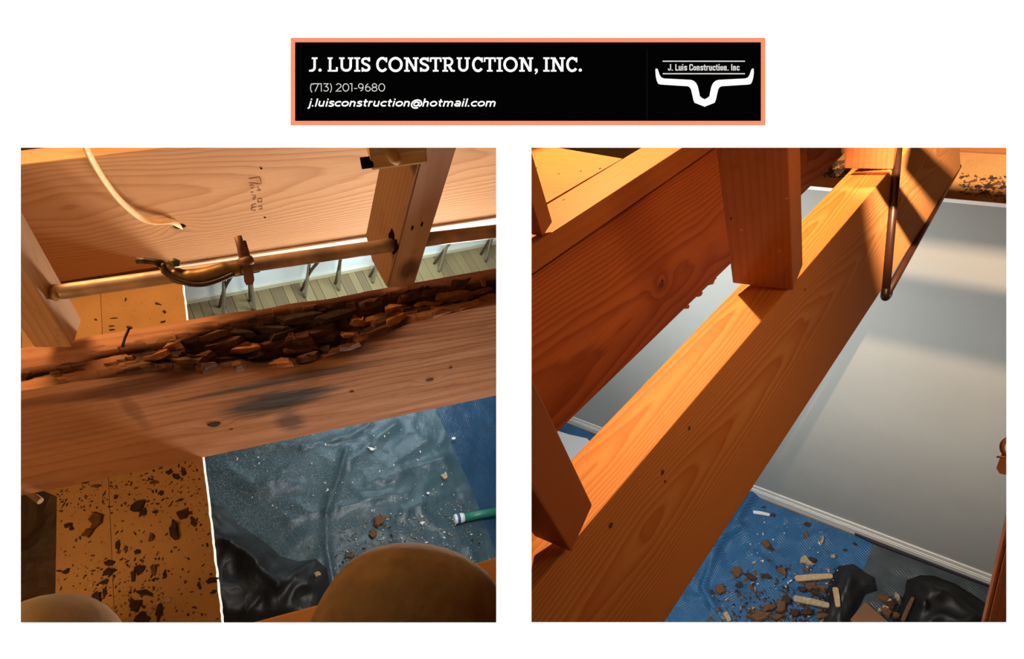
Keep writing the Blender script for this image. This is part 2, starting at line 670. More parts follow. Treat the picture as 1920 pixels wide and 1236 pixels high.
rf = link('sun_blocker', bm_mesh('sun_blocker', box_bm(-3.2, 3.2, -0.05, 0, 0, 9.0)), plain('blocker_brown', (.20, .11, .055, 1), .9, var=.2), None, frame((0, -2.55, DW + 0.013), (1, 0, 0), (0, 1, 0), (0, 0, 1)))  # unseen slab added so no sun comes over the wall into the rooms
tag(rf, 'added brown slab over both rooms that blocks the sun', 'sun_blocker', kind='structure')

# ---- sign
PX = DW / F      # metres per pixel on the front wall


class Sheet2D:
    """flat shapes given in page pixels, raised a hair above the sign"""

    def __init__(self):
        self.V, self.Fc = [], []

    def poly(self, pts):
        i = len(self.V)
        self.V.extend(pts)
        self.Fc.append(tuple(range(i, i + len(pts))))

    def stroke(self, pts, w, closed=False, square=True):
        P = [np.array(p, float) for p in pts]
        n = len(P)
        L, R = [], []
        for i in range(n):
            if closed:
                a, b = P[i - 1], P[(i + 1) % n]
                d0, d1 = unit(P[i] - a), unit(b - P[i])
            else:
                d0 = unit(P[i] - P[i - 1]) if i > 0 else unit(P[1] - P[0])
                d1 = unit(P[i + 1] - P[i]) if i < n - 1 else d0
            t = d0 + d1
            t = unit(t) if np.linalg.norm(t) > 1e-6 else d1
            nn = np.array((-t[1], t[0]))
            c = max(0.45, float(np.dot(nn, (-d1[1], d1[0]))))
            L.append(P[i] + nn * w / 2 / c)
            R.append(P[i] - nn * w / 2 / c)
        for i in range(n if closed else n - 1):
            j = (i + 1) % n
            self.poly([L[i], L[j], R[j], R[i]])

    def build(self, name, mat, parent, lift, thick=0.0):
        o = at(990, 153, DW)
        V = [np.array(((p[0] - 960) * PX, (p[1] - 618) * PX, DW - lift)) - o for p in self.V]
        me = mesh(name, V, [f for f in self.Fc])
        return link(name, me, mat, parent, frame(o, (1, 0, 0), (0, 1, 0), (0, 0, 1)))


def arc(cx, cy, rx, ry, a0, a1, n=14):
    return [(cx + rx * math.cos(math.radians(a0 + (a1 - a0) * k / n)), cy + ry * math.sin(math.radians(a0 + (a1 - a0) * k / n))) for k in range(n + 1)]


def bez(p0, p1, p2, p3, n=10):
    out = []
    for k in range(n + 1):
        t = k / n
        out.append(tuple((1 - t) ** 3 * a + 3 * (1 - t) ** 2 * t * b + 3 * (1 - t) * t * t * c + t ** 3 * d for a, b, c, d in zip(p0, p1, p2, p3)))
    return out


def sign():
    mo = plain('sign_orange', (0.69, 0.222, 0.114, 1), 0.9, spec=0.0)
    mk = plain('sign_black', (0.0006, 0.0006, 0.0006, 1), 1.0, spec=0.0)
    mg = plain('sign_divider', (0.006, 0.006, 0.006, 1), 1.0, spec=0.0)
    mw_ = plain('sign_white', (0.92, 0.92, 0.92, 1), 0.9, spec=0.0)
    ms = plain('sign_light_grey', (0.52, 0.52, 0.52, 1), 0.9, spec=0.0)
    o = at(990, 153, DW)
    root = empty('sign', frame(o, (1, 0, 0), (0, 1, 0), (0, 0, 1)))
    tag(root, 'black company sign with orange border, white lettering and longhorn emblem', 'sign')
    # border: four bars, panel: plate set in the border
    x0, y0, x1, y1 = [(c - (960 if i % 2 == 0 else 618)) * PX for i, c in enumerate(SIGN)]
    b = 8.3 * PX
    ox, oy = o[0], o[1]
    for (a, c, d, e) in ((x0, y0, x1, y0 + b), (x0, y1 - b, x1, y1), (x0, y0 + b, x0 + b, y1 - b), (x1 - b, y0 + b, x1, y1 - b)):
        link('border', bm_mesh('border', box_bm(a - ox, d - ox, c - oy, e - oy, 0.0, 0.0035)), mo, root, frame(o, (1, 0, 0), (0, 1, 0), (0, 0, 1)))
    link('panel', bm_mesh('panel', box_bm(x0 + b - ox, x1 - b - ox, y0 + b - oy, y1 - b - oy, 0.0, 0.0035)), mk, root, frame(o, (1, 0, 0), (0, 1, 0), (0, 0, 1)))
    s = Sheet2D()
    s.poly([(1212.4, 92), (1213.6, 92), (1213.6, 226), (1212.4, 226)])
    s.build('divider', mg, root, 0.00005)
    # --- slab serif line
    T, B = 107.6, 134.6

    def slab(ch, x0, x1, s):
        w, th = 4.5, 3.3      # stem, slab
        X = lambda u: x0 + (x1 - x0) * u
        Y = lambda v: B - (B - T) * v
        st = lambda pts, ww=w: s.stroke(pts, ww)

        def bar(a, c, y, hh=th):
            s.poly([(a, y - hh / 2), (c, y - hh / 2), (c, y + hh / 2), (a, y + hh / 2)])

        def stem(x, top=True, bot=True, sv=4.6, ww=w):
            s.poly([(x - ww / 2, T), (x + ww / 2, T), (x + ww / 2, B), (x - ww / 2, B)])
            if top:
                bar(x - sv, x + sv, T + th / 2)
            if bot:
                bar(x - sv, x + sv, B - th / 2)
        if ch == 'I':
            stem((x0 + x1) / 2, sv=(x1 - x0) / 2)
        elif ch == 'J':
            xs = x1 - 5.6
            bar(x1 - 11, x1, T + th / 2)
            st([(xs, T), (xs, B - 8)] + arc(xs - 6.2, B - 8, 6.2, 5.9, 0, 100, 8)[1:])
            bar(x0, x0 + 4, B - th / 2)
            s.poly([(x0, B), (x0 + 7, B), (x0 + 6, B - 3.6), (x0, B - 3.6)])
        elif ch == 'L':
            stem(x0 + 5.2)
            bar(x0 + 2, x1, B - th / 2)
            s.poly([(x1 - 3.8, B), (x1, B), (x1 + 0.3, B - 8.5), (x1 - 3.2, B - 8.5)])
        elif ch == 'U':
            a, c = x0 + 6.0, x1 - 6.0
            cx, r = (a + c) / 2, (c - a) / 2
            st([(a, T), (a, B - 9.5)] + arc(cx, B - 10, r, 7.8, 180, 0, 14)[1:-1] + [(c, B - 9.5), (c, T)])
            bar(a - 5, a + 5.2, T + th / 2)
            bar(c - 5.2, c + 5, T + th / 2)
        elif ch == 'S':
            cx = (x0 + x1) / 2
            h = (x1 - x0) / 2 - 2.4
            pts = bez((cx + h, T + 6.5), (cx + h - 1, T + 1), (cx - h, T + .6), (cx - h, T + 7.2)) + \
                bez((cx - h, T + 7.2), (cx - h, T + 14.2), (cx + h, T + 12), (cx + h, T + 19.8))[1:] + \
                bez((cx + h, T + 19.8), (cx + h, B - .6), (cx - h + 1, B - 1), (cx - h, B - 6.5))[1:]
            st(pts, 4.5)
            s.poly([(x1 - 4.2, T), (x1 - 0.9, T), (x1 - 0.9, T + 8), (x1 - 3.6, T + 8)])
            s.poly([(x0 + 0.9, B - 8), (x0 + 3.6, B - 8), (x0 + 4.2, B), (x0 + 0.9, B)])
        elif ch in 'CO':
            cx, rx = (x0 + x1) / 2, (x1 - x0) / 2 - 2.4
            cy, ry = (T + B) / 2, (B - T) / 2 - 1.6
            if ch == 'O':
                s.stroke(arc(cx, cy, rx, ry, 0, 360, 36)[:-1], 4.7, True)
            else:
                cx += 1.2
                st(arc(cx, cy, rx, ry, -42, -322, 30), 4.7)
                s.poly([(x1 - 4.2, T + .4), (x1 - 0.9, T + .4), (x1 - 0.9, T + 9.2), (x1 - 3.9, T + 9.2)])
        elif ch == 'N':
            a, c = x0 + 6.2, x1 - 6.0
            stem(a, False, True, 5.2, 4.3)
            stem(c, True, False, 5.2, 4.3)
            bar(x0 + 0.5, a, T + th / 2)
            s.poly([(a - 2.2, T), (a + 3.2, T), (c + 2.15, B), (c - 3.0, B)])
        elif ch == 'T':
            stem((x0 + x1) / 2, False, True, 5.3)
            bar(x0, x1, T + th / 2)
            s.poly([(x0, T), (x0 + 3.4, T), (x0 + 2.8, T + 8.6), (x0 - .2, T + 8.6)])
            s.poly([(x1, T), (x1 - 3.4, T), (x1 - 2.8, T + 8.6), (x1 + .2, T + 8.6)])
        elif ch == 'R':
            a = x0 + 6.0
            stem(a, False, True, 5.2)
            bar(x0 + 0.8, a + 7, T + th / 2)
            bar(a, a + 7, T + 15.0)
            st([(a + 6, T + 1.8)] + arc(a + 6.6, T + 8.4, 6.4, 6.6, -90, 90, 12) + [(a + 6, T + 15)], 4.2)
            st([(a + 6.5, T + 15), (x1 - 5.6, B - 1.8)], 4.6)
            bar(x1 - 7.5, x1, B - th / 2)
        elif ch == '.':
            s.poly(arc((x0 + x1) / 2, B - 3.0, 3.0, 3.0, 0, 360, 14)[:-1])
        elif ch == ',':
            s.poly(arc((x0 + x1) / 2, B - 3.0, 3.0, 3.0, 0, 360, 14)[:-1])
            s.poly([(x1 - 0.6, B - 3), (x1 - 0.9, B + 1.4), (x0 + 1.4, B + 5.0), (x0 + 0.4, B + 3.6), (x0 + 3, B + 0.6)])
    z1 = lambda v: 540 + v * 0.2344
    z2 = lambda v: 990 + v * 0.2344
    L1 = [('J', z1(168), z1(237)), ('.', z1(243), z1(270)), ('L', z1(315), z1(398)), ('U', z1(405), z1(527)), ('I', z1(530), z1(578)),
          ('S', z1(585), z1(660)), ('C', z1(700), z1(798)), ('O', z1(803), z1(918)), ('N', z1(925), z1(1048)), ('S', z1(1052), z1(1130)),
          ('T', z1(1135), z1(1228)), ('R', z1(1232), z1(1335)), ('U', z1(1345), z1(1460)), ('C', z1(1467), z1(1562)), ('T', z1(1567), z1(1662)),
          ('I', z1(1668), z1(1718)), ('O', z1(1722), z1(1838)), ('N', z1(1845), z2(45)), (',', z2(52), z2(80)), ('I', z2(122), z2(172)),
          ('N', z2(178), z2(300)), ('C', z2(300), z2(398)), ('.', z2(405), z2(432))]
    s = Sheet2D()
    for ch, a, c in L1:
        slab(ch, a, c, s)
    s.build('company_lettering', mw_, root, 0.0001)

    # --- geometric sans, strokes in units of the cap height; y up
    def sans(s_):
        h = s_ / 2
        x = 0.74
        o_ = lambda cx, r: arc(cx, x / 2, r, x / 2 - h, 0, 360, 24)
        n_ = [(h, 0), (h, x)], arc(h + .21, x - .21 - h, .21, .21, 180, 0, 12) + [(h + .42, 0)]
        G = {
            '(': (.34, [arc(.52, .44, .40, .72, 130, 230, 10)]), ')': (.34, [arc(-.18, .44, .40, .72, 50, -50, 10)]),
            '7': (.62, [[(.03, .80), (.03, 1 - h), (.56, 1 - h), (.22, 0)]]),
            '1': (.38, [[(.0, 1 - h), (.22, 1 - h), (.22, 0)]]),
            '3': (.62, [[(.05, 1 - h), (.50, 1 - h), (.26, .60)] + arc(.28, .32, .25, .32 - h, 80, -150, 14)]),
            '2': (.64, [arc(.29, .70, .24, .30 - h, 160, -35, 12) + [(.05, h), (.58, h)]]),
            '0': (.74, [arc(.36, .5, .29, .5 - h, 0, 360, 28)]),
            '-': (.42, [[(.06, .37), (.36, .37)]]),
            '9': (.66, [arc(.29, .68, .23, .32 - h, 0, 360, 20), arc(.12, .50, .40, .50 - h, 18, -70, 12)]),
            '6': (.66, [arc(.33, .32, .23, .32 - h, 0, 360, 20), arc(.50, .50, .40, .50 - h, 198, 110, 12)]),
            '8': (.66, [arc(.31, .74, .21, .26 - h, 0, 360, 20), arc(.31, .28, .25, .28 - h, 0, 360, 20)]),
            ' ': (.28, []),
            'j': (.27, [[(h + .03, x), (h + .03, -.10)] + arc(h - .09, -.10, .12, .11, 0, -100, 8)[1:], [(h + .03, .88), (h + .03, 1.03)]]),
            '.': (.24, [[(h, 0), (h, s_)]]),
            'l': (.27, [[(h + .02, 0), (h + .02, 1.05)]]),
            'i': (.27, [[(h + .02, 0), (h + .02, x)], [(h + .02, .88), (h + .02, 1.03)]]),
            'u': (.66, [[(h, x), (h, .26)] + arc(h + .2, .25, .2, .25 - h, 180, 360, 12)[1:] + [(h + .4, x)], [(h + .4, .3), (h + .4, 0)]]),
            'n': (.66, [[(h, 0), (h, x)], arc(h + .2, x - .25, .2, .25 - h, 180, 0, 12) + [(h + .4, 0)]]),
            'm': (1.02, [[(h, 0), (h, x)], arc(h + .19, x - .25, .19, .25 - h, 180, 0, 12) + [(h + .38, 0)], arc(h + .57, x - .25, .19, .25 - h, 180, 0, 12) + [(h + .76, 0)]]),
            'h': (.66, [[(h, 0), (h, 1.05)], arc(h + .2, x - .25, .2, .25 - h, 180, 0, 12) + [(h + .4, 0)]]),
            'r': (.44, [[(h, 0), (h, x)], arc(h + .24, x - .28, .24, .28 - h, 180, 85, 8)]),
            't': (.47, [[(.18, .95), (.18, .20)] + arc(.32, .20, .14, .20 - h, 180, 285, 8)[1:], [(.02, x - h), (.40, x - h)]]),
            's': (.54, [bez((.46, .60), (.36, .70), (.06, .70), (.08, .53), 8) + bez((.08, .53), (.10, .36), (.46, .40), (.46, .20), 8)[1:] + bez((.46, .20), (.44, .03), (.12, .05), (.03, .13), 8)[1:]]),
            'c': (.60, [arc(.35, x / 2, .29, x / 2 - h, 48, 312, 20)]),
            'o': (.72, [o_(.34, .28)]),
            'a': (.66, [arc(.29, .24, .22, .24 - h, 0, 360, 18), [(.08, .62), (.16, .67)] + arc(.29, .46, .24, .24, 110, 0, 10) + [(.53, 0)]]),
            '@': (1.06, [arc(.52, .33, .46, .52, -60, -360, 30) + arc(.86, .30, .12, .22, 0, -150, 8), arc(.50, .34, .22, .25, 0, 360, 22), [(.73, .60), (.73, .22)]]),
        }
        return G

    def line(text, x0, x1, base, cap, s_, slant, mat, name, gap=0.0):
        G = sans(s_)
        tot = sum(G[c][0] + gap for c in text) - gap
        k = (x1 - x0) / (tot * cap)
        s = Sheet2D()
        cx = x0
        for c in text:
            adv, st = G[c]
            for pl in st:
                closed = len(pl) > 12 and math.hypot(pl[0][0] - pl[-1][0], pl[0][1] - pl[-1][1]) < 1e-6
                pts = [(cx + (u + slant * v) * cap * k, base - v * cap) for u, v in pl]
                if closed:
                    pts = pts[:-1]
                s.stroke(pts, s_ * cap, closed)
            cx += (adv + gap) * cap * k
        return s.build(name, mat, root, 0.0001)
    line('(713) 201-9680', 580, 723, 171.8, 15.4, 0.10, 0.0, ms, 'phone_lettering')
    line('j.luisconstruction@hotmail.com', 578, 929.5, 200.0, 14.4, 0.185, 0.20, mw_, 'email_lettering', 0.03)
    # --- longhorn emblem
    e = Sheet2D()
    zx = lambda v: 990 + v * 0.2344
    zy = lambda v: 65 + v * 0.2344
    half = [(1410, 515), (1392, 508), (1374, 492), (1366, 450), (1358, 415), (1345, 388), (1325, 370), (1300, 362), (1200, 357), (1085, 351),
            (1065, 342), (1052, 320), (1042, 290), (1036, 275), (1028, 271), (1020, 275), (1019, 300), (1023, 340), (1032, 375), (1042, 393), (1056, 399),
            (1150, 405), (1275, 413), (1292, 420), (1304, 440), (1316, 490), (1322, 520), (1332, 545), (1375, 562), (1418, 578)]
    A = [(zx(a), zy(c)) for a, c in half]
    Bq = [(zx(2 * 1412.5 - a), zy(c)) for a, c in half]
    # quads between inner and outer outline, both horns
    inner, outer = list(range(0, 15)), list(range(29, 14, -1))
    for P in (A, Bq):
        for i in range(14):
            e.poly([P[inner[i]], P[inner[i + 1]], P[outer[i + 1]], P[outer[i]]])
    eo = e.build('longhorn_emblem', mw_, root, 0.0001)
    e = Sheet2D()
    for yy in (213, 313):
        e.poly([(zx(1077), zy(yy) - 1.1), (zx(1735), zy(yy) - 1.1), (zx(1735), zy(yy) + 1.1), (zx(1077), zy(yy) + 1.1)])
    e.build('emblem_rule', ms, root, 0.0001)
    # condensed lettering between the rules
    x_ = .72

    def cond():
        h = .09
        n = lambda: [[(h, 0), (h, x_)], [(h, x_ - .12), (.20, x_ - h), (.30, x_ - .12), (.30, 0)]]
        return {'J': (.46, [[(.34, 1), (.34, .16), (.26, h), (.14, h), (.08, .18), (.08, .32)]]), '.': (.22, [[(.10, 0), (.10, .16)]]), ' ': (.24, []),
                'L': (.42, [[(h, 1), (h, h), (.40, h)]]), 'u': (.44, [[(h, x_), (h, .14), (.16, h), (.24, h), (.32, .16)], [(.32, x_), (.32, 0)]]),
                'i': (.23, [[(h, 0), (h, x_)], [(h, .84), (h, 1)]]), 's': (.42, [[(.34, .50), (.34, .60), (.28, x_ - h), (.14, x_ - h), (h, .56), (h, .47), (.34, .28), (.34, .16), (.26, h), (.14, h), (h, .16), (h, .26)]]),
                'C': (.50, [[(.40, .66), (.40, .86), (.32, 1 - h), (.18, 1 - h), (h, .84), (h, .16), (.18, h), (.32, h), (.40, .16), (.40, .36)]]),
                'o': (.44, [[(.20, x_ - h), (h, x_ - .16), (h, .16), (.20, h), (.32, .16), (.32, x_ - .16), (.20, x_ - h)]]),
                'n': (.44, n()), 't': (.33, [[(.14, .92), (.14, .14), (.20, h), (.30, h)], [(.0, x_ - h), (.30, x_ - h)]]),
                'r': (.33, [[(h, 0), (h, x_)], [(h, x_ - .18), (.18, x_ - h), (.30, x_ - h)]]),
                'c': (.42, [[(.33, .46), (.33, .58), (.26, x_ - h), (.16, x_ - h), (h, .56), (h, .16), (.16, h), (.26, h), (.33, .14), (.33, .26)]]),
                'I': (.26, [[(h + .02, 0), (h + .02, 1)]])}
    G = cond()
    text = 'J. Luis Construction. Inc'
    tot = sum(G[c][0] for c in text)
    X0, X1, base, cap = zx(1118), zx(1694), zy(288), (288 - 236) * 0.2344
    k = (X1 - X0) / tot
    e = Sheet2D()
    cx = X0
    for c in text:
        for pl in G[c][1]:
            e.stroke([(cx + u * k, base - v * cap) for u, v in pl], 2.1)
        cx += G[c][0] * k
    e.build('emblem_lettering', ms, root, 0.0001)


sign()

# ================================================================== LEFT ROOM
# ---- rotten beam across the middle
FB = Timber(BL, (484, 578), (484, 648), (484, 836), NL, 0.97, -5)
fx = lambda px: FB.s_at(px)


def lerp_table(t, x):
    if x <= t[0][0]:
        return t[0][1]
    for (a, va), (b, vb) in zip(t, t[1:]):
        if x <= b:
            k = (x - a) / (b - a)
            k = k * k * (3 - 2 * k)
            return va + (vb - va) * k
    return t[-1][1]


# how far the wood is eaten away (m), by image column, from the back edge to the front edge of the top
ROT = (  # v across: 0 back .. 1 front
    (0.00, ((0, 0), (430, 0), (500, .004), (560, .002), (620, .006), (720, .004), (760, .002), (930, 0), (1000, 0))),
    (0.12, ((0, 0), (380, .001), (430, .008), (500, .016), (700, .020), (790, .008), (830, .002), (930, 0), (1000, 0))),
    (0.28, ((0, 0), (180, .001), (330, .004), (400, .014), (470, .036), (700, .040), (790, .028), (860, .022), (930, .018), (1000, .02))),
    (0.45, ((0, .004), (130, .006), (180, .012), (280, .014), (330, .020), (420, .034), (500, .052), (680, .052), (780, .030), (930, .030), (1000, .03))),
    (0.60, ((0, .016), (120, .014), (200, .008), (270, .012), (350, .022), (430, .040), (520, .062), (660, .058), (720, .020), (800, .018), (930, .018), (1000, .02))),
    (0.80, ((0, .006), (120, .006), (260, .010), (330, .024), (430, .036), (500, .066), (610, .068), (680, .022), (760, .010), (930, .004), (1000, .004))),
    (1.00, ((0, .006), (120, .008), (260, .018), (330, .030), (420, .040), (500, .060), (560, .072), (620, .058), (690, .034), (780, .012), (930, .003), (1000, .003))),
)


def rot_depth(px, v):
    for (va, ta), (vb, tb) in zip(ROT, ROT[1:]):
        if v <= vb + 1e-9:
            k = (v - va) / (vb - va)
            return lerp_table(ta, px) * (1 - k) + lerp_table(tb, px) * k
    return lerp_table(ROT[-1][1], px)


def cell_value(p, s):
    """blocky value: nearest of jittered cells, as brown rot breaks wood into cubes"""
    best, val = 9e9, 0
    ix, iy = math.floor(p[0] / s[0]), math.floor(p[1] / s[1])
    for a in (-1, 0, 1):
        for b in (-1, 0, 1):
            h = hash((ix + a, iy + b, 11)) & 0xffff
            jx, jy = (h & 255) / 255, (h >> 8) / 255
            cx, cy = (ix + a + jx) * s[0], (iy + b + jy) * s[1]
            dd = ((p[0] - cx) / s[0]) ** 2 + ((p[1] - cy) / s[1]) ** 2
            if dd < best:
                best, val = dd, ((h * 7919) & 0xffff) / 65535
    return val


def end_x(T, y=0.0, z=0.0):
    """length at which a timber meets the wall between the rooms"""
    return min((-0.0125 - T.pt(0, a, b)[0]) / T.d[0] for a in (0, T.w) for b in (0, -T.h))


def rotten_beam():
    x0, x1 = fx(-260), end_x(FB)
    nx, ny, nz = 460, 26, 30
    V, Fc, R = [], [], []
    w, h = FB.w, FB.h
    idx = {}

    def px_of(x):
        p = FB.pt(x, 0, 0)
        return 960 + F * p[0] / p[2]

    def skew(x, y, z):
        """let the end meet the wall between the rooms squarely"""
        xe = (-0.011 - (FB.P + FB.q1 * y - FB.q2 * z)[0]) / FB.d[0]
        t = max(0.0, (x - (x1 - 0.25)) / 0.25)
        return x + (xe - x1) * t * t

    def top(x, v):
        px = px_of(x)
        d = rot_depth(px, v)
        yb = (1 - v) * w
        amt = min(1, max(0, d - .0055) / 0.013)
        edge = 1 - max(0, (v - .8) / .2)
        c = cell_value((x, yb), (0.055, 0.012))
        c2 = cell_value((x + 3.1, yb), (0.022, 0.006))
        c += (0.5 - c) * 0.95 * (1 - edge)
        nz_ = noise.noise(Vector((x * 40, yb * 90, 1.3)))
        d2 = d * (0.62 + 0.62 * c) + amt * edge * (0.007 * (c2 - 0.5) + 0.003 * nz_)
        return -max(0.0, d2) - 0.0006 * abs(noise.noise(Vector((x * 25, yb * 60, 5)))), amt * (0.55 + 0.45 * c)
    for i in range(nx + 1):
        x = x0 + (x1 - x0) * i / nx
        for j in range(ny + 1):
            v = j / ny
            z, a = top(x, v)
            idx['t', i, j] = len(V)
            V.append((skew(x, (1 - v) * w, z), (1 - v) * w, z))
            R.append(a)
        zt = V[idx['t', i, ny]][2]
        a = R[-1]
        for j in range(1, nz + 1):
            k = (j / nz) ** 1.5
            z = zt + (-h - zt) * k
            # the face is scooped where the rot breaks through
            eat = max(0, -zt - 0.004) * 0.30 * math.exp(-((zt - z) / 0.016))
            y = eat + 0.0008 * noise.noise(Vector((x * 6, z * 40, 2)))
            idx['f', i, j] = len(V)
            V.append((skew(x, y, z), y, z))
            R.append(a * math.exp(-((zt - z) / 0.010)) * min(1, max(0, -zt - .004) / .02))
        idx['b', i] = len(V)
        V.append((skew(x, w, -h), w, -h))
        R.append(0)
    for i in range(nx):
        for j in range(ny):
            Fc.append((idx['t', i, j], idx['t', i, j + 1], idx['t', i + 1, j + 1], idx['t', i + 1, j]))
        prev = (idx['t', i, ny], idx['t', i + 1, ny])
        for j in range(1, nz + 1):
            cur = (idx['f', i, j], idx['f', i + 1, j])
            Fc.append((prev[0], cur[0], cur[1], prev[1]))
            prev = cur
        Fc.append((prev[0], idx['b', i], idx['b', i + 1], prev[1]))
        Fc.append((idx['b', i], idx['t', i, 0], idx['t', i + 1, 0], idx['b', i + 1]))
    for i in (0, nx):
        Fc.append(tuple([idx['t', i, j] for j in range(ny + 1)] + [idx['f', i, j] for j in range(1, nz + 1)] + [idx['b', i]]))
    me = mesh('wood', V, Fc)
    at_ = me.attributes.new('rot', 'FLOAT', 'POINT')
    at_.data.foreach_set('value', [float(r) for r in R])
    root = empty('rotten_beam', FB.mw)
    tag(root, 'weathered timber beam with a dark rotten cavity along its top', 'beam')

    def fp(px, py):
        x, z = FB.face_xz(px, py)
        return (x, 0.0, z)
    k = FB.P[2] / F
    st = []
    GREY = (0.045, 0.034, 0.034, 1)
    BRN = (0.12, 0.045, 0.018, 1)
    st.append((fp(520, 752), (110 * k, .05, 38 * k), GREY, 0.95, 1.3))
    st.append((fp(545, 790), (30 * k, .05, 42 * k), GREY, 0.7, 1.2))
    st.append((fp(640, 665), (75 * k, .05, 22 * k), GREY, 0.8, 0.9))
    st.append((fp(560, 708), (160 * k, .05, 16 * k), GREY, 0.75, 0.9))
    st.append((fp(265, 725), (115 * k, .05, 26 * k), BRN, 0.85, 0.9))
    st.append((fp(250, 770), (14 * k, .05, 60 * k), BRN, 0.45, 1.0))
    st.append((fp(90, 800), (120 * k, .05, 80 * k), BRN, 0.30, 1.0))
    st.append((fp(430, 735), (130 * k, .05, 6 * k), GREY, 0.5, 0.8))
    st.append((fp(560, 745), (70 * k, .05, 30 * k), (.035, .028, .03, 1), 0.8, 1.4))
    st.append((fp(700, 640), (120 * k, .05, 8 * k), GREY, 0.6, 0.8))
    st.append((fp(350, 700), (90 * k, .05, 10 * k), BRN, 0.8, 0.9))
    st.append((fp(120, 745), (130 * k, .05, 14 * k), BRN, 0.6, 1.2))
    st = [(a, tuple(v * 1.3 for v in b), c, d, e) for a, b, c, d, e in st]
    m = wood('rotten_pine', (0.56, 0.285, 0.150, 1), (0.36, 0.140, 0.065, 1), 0.0085, (0.06, -0.40), 0.012, 1.2, 0.50, arch=((-.30, 190, 2.0, 3.0), (.03, 900, 3, 1.5)),
             knots=((*fp(402, 796), 0.007), (*fp(806, 713), 0.006)), stains=st, seed=2.0, dirt=0.35)
    nt = m.node_tree
    n = NT(nt)
    b = nt.nodes['Principled BSDF']
    src = b.inputs['Base Color'].links[0].from_socket
    a = n.node('ShaderNodeAttribute', attribute_name='rot').outputs['Fac']
    co = n.obj()
    p1 = n.noise(n.mapping(co, (22, 60, 60)), 1.0, 4, 0.65)
    p2 = n.noise(n.mapping(co, (60, 160, 160)), 1.0, 3, 0.6)
    brown = n.mix(n.ramp(p1, ((0.46, 0.0), (0.72, 1.0))), (0.040, 0.016, 0.008, 1), (0.22, 0.080, 0.024, 1))  # rot brown, mixed darker to take in the cavity's shade
    brown = n.mix(n.math('MULTIPLY', n.ramp(p2, ((0.45, 0.0), (0.62, 1.0))), 0.6), brown, (0.035, 0.014, 0.008, 1))
    n.put(b.inputs['Base Color'], n.mix(n.ramp(a, ((0.05, 0.0), (0.45, 1.0))), src, brown))
    b.inputs['Roughness'].default_value = 0.85
    link('wood', me, m, root, FB.mw)
    rb_ = link('knot_hole', bm_mesh('knot_hole', prism_bm([(.0095 * math.cos(t) * (1.0 + .2 * math.sin(3 * t)), .0062 * math.sin(t)) for t in [2 * math.pi * i / 14 for i in range(14)]], -.0012, .0012)), plain('knot_black', (.02, .009, .005, 1), .9), root, FB.mw @ Matrix.Translation(fp(402, 796)) @ Matrix.Rotation(math.radians(90), 4, 'X'))
    for (px, py, a_, b2) in ((806, 713, .0070, .0034), (434, 805, .0030, .0016), (845, 690, .0030, .0014), (660, 735, .0035, .0013)):
        link('knot', bm_mesh('knot', prism_bm([(a_ * math.cos(t), b2 * math.sin(t)) for t in [2 * math.pi * i / 12 for i in range(12)]], -.0008, .0008)), plain('knot_brown', (.10, .04, .02, 1), .9), root, FB.mw @ Matrix.Translation(fp(px, py)) @ Matrix.Rotation(math.radians(90), 4, 'X'))
    # broken cubes of rotten wood lying in the cavity; the darkest tone includes its shade
    mats = [plain('rot_dark', (0.035, 0.015, 0.008, 1), 0.9, var=0.5, vscale=90, bump=0.6, bscale=160),
            plain('rot_brown', (0.10, 0.037, 0.014, 1), 0.9, var=0.5, vscale=90, bump=0.6, bscale=160),
            plain('rot_orange', (0.34, 0.135, 0.042, 1), 0.9, var=0.4, vscale=90, bump=0.6, bscale=160)]
    rnd = random.Random(5)
    big = [(462, 655, 44, 20, 2), (520, 645, 52, 14, 1), (575, 642, 30, 18, 1), (527, 682, 46, 18, 2), (560, 655, 50, 24, 1), (445, 690, 20, 20, 1),
           (670, 608, 26, 22, 2), (655, 628, 34, 12, 2), (600, 625, 60, 22, 1), (640, 585, 110, 20, 0), (560, 600, 90, 22, 0), (500, 615, 80, 20, 0),
           (705, 598, 60, 22, 2), (745, 585, 50, 22, 2), (800, 574, 60, 20, 2), (850, 562, 70, 18, 2), (895, 552, 60, 16, 2), (715, 622, 70, 14, 1),
           (770, 560, 50, 14, 1), (820, 545, 60, 14, 1), (865, 540, 44, 12, 1), (835, 556, 40, 10, 2), (905, 530, 12, 36, 2), (790, 545, 44, 14, 0),
           (745, 600, 40, 12, 2), (690, 575, 40, 14, 1), (420, 648, 60, 18, 1), (385, 668, 40, 20, 1), (360, 678, 50, 16, 1), (330, 655, 30, 14, 2),
           (300, 668, 44, 14, 2), (345, 640, 50, 14, 1), (400, 630, 46, 12, 1), (450, 628, 50, 14, 0), (395, 690, 36, 14, 1), (610, 655, 26, 24, 0),
           (480, 670, 34, 20, 0), (580, 672, 36, 14, 1), (650, 650, 36, 14, 1), (540, 622, 60, 16, 0), (920, 560, 40, 14, 2), (880, 575, 44, 10, 2), (830, 588, 50, 10, 2)]
    for n_, (px, py, lw, lh, mi) in enumerate(big):
        best = None
        for j in range(24):                      # find which point of the eaten top is seen here
            v = j / 23
            # line of constant v: where does it project at this column
            s = FB.s_at(px, (1 - v) * w, -rot_depth(px, v) * 0.9)
            p = FB.pt(s, (1 - v) * w, -rot_depth(px, v) * 0.9)
            yy = 618 + F * p[1] / p[2]
            if best is None or abs(yy - py) < best[0]:
                best = (abs(yy - py), s, (1 - v) * w, -rot_depth(px, v) * 0.9)
        _, s, yb, zb = best
        lx, ly = lw * k * 1.0, max(0.008, lh * k * 1.15)
        lz = rnd.uniform(0.009, 0.017)
        me2 = chip_mesh(n_ * 13 + 3, lx * 1.55, ly * 1.0, lz, 8)
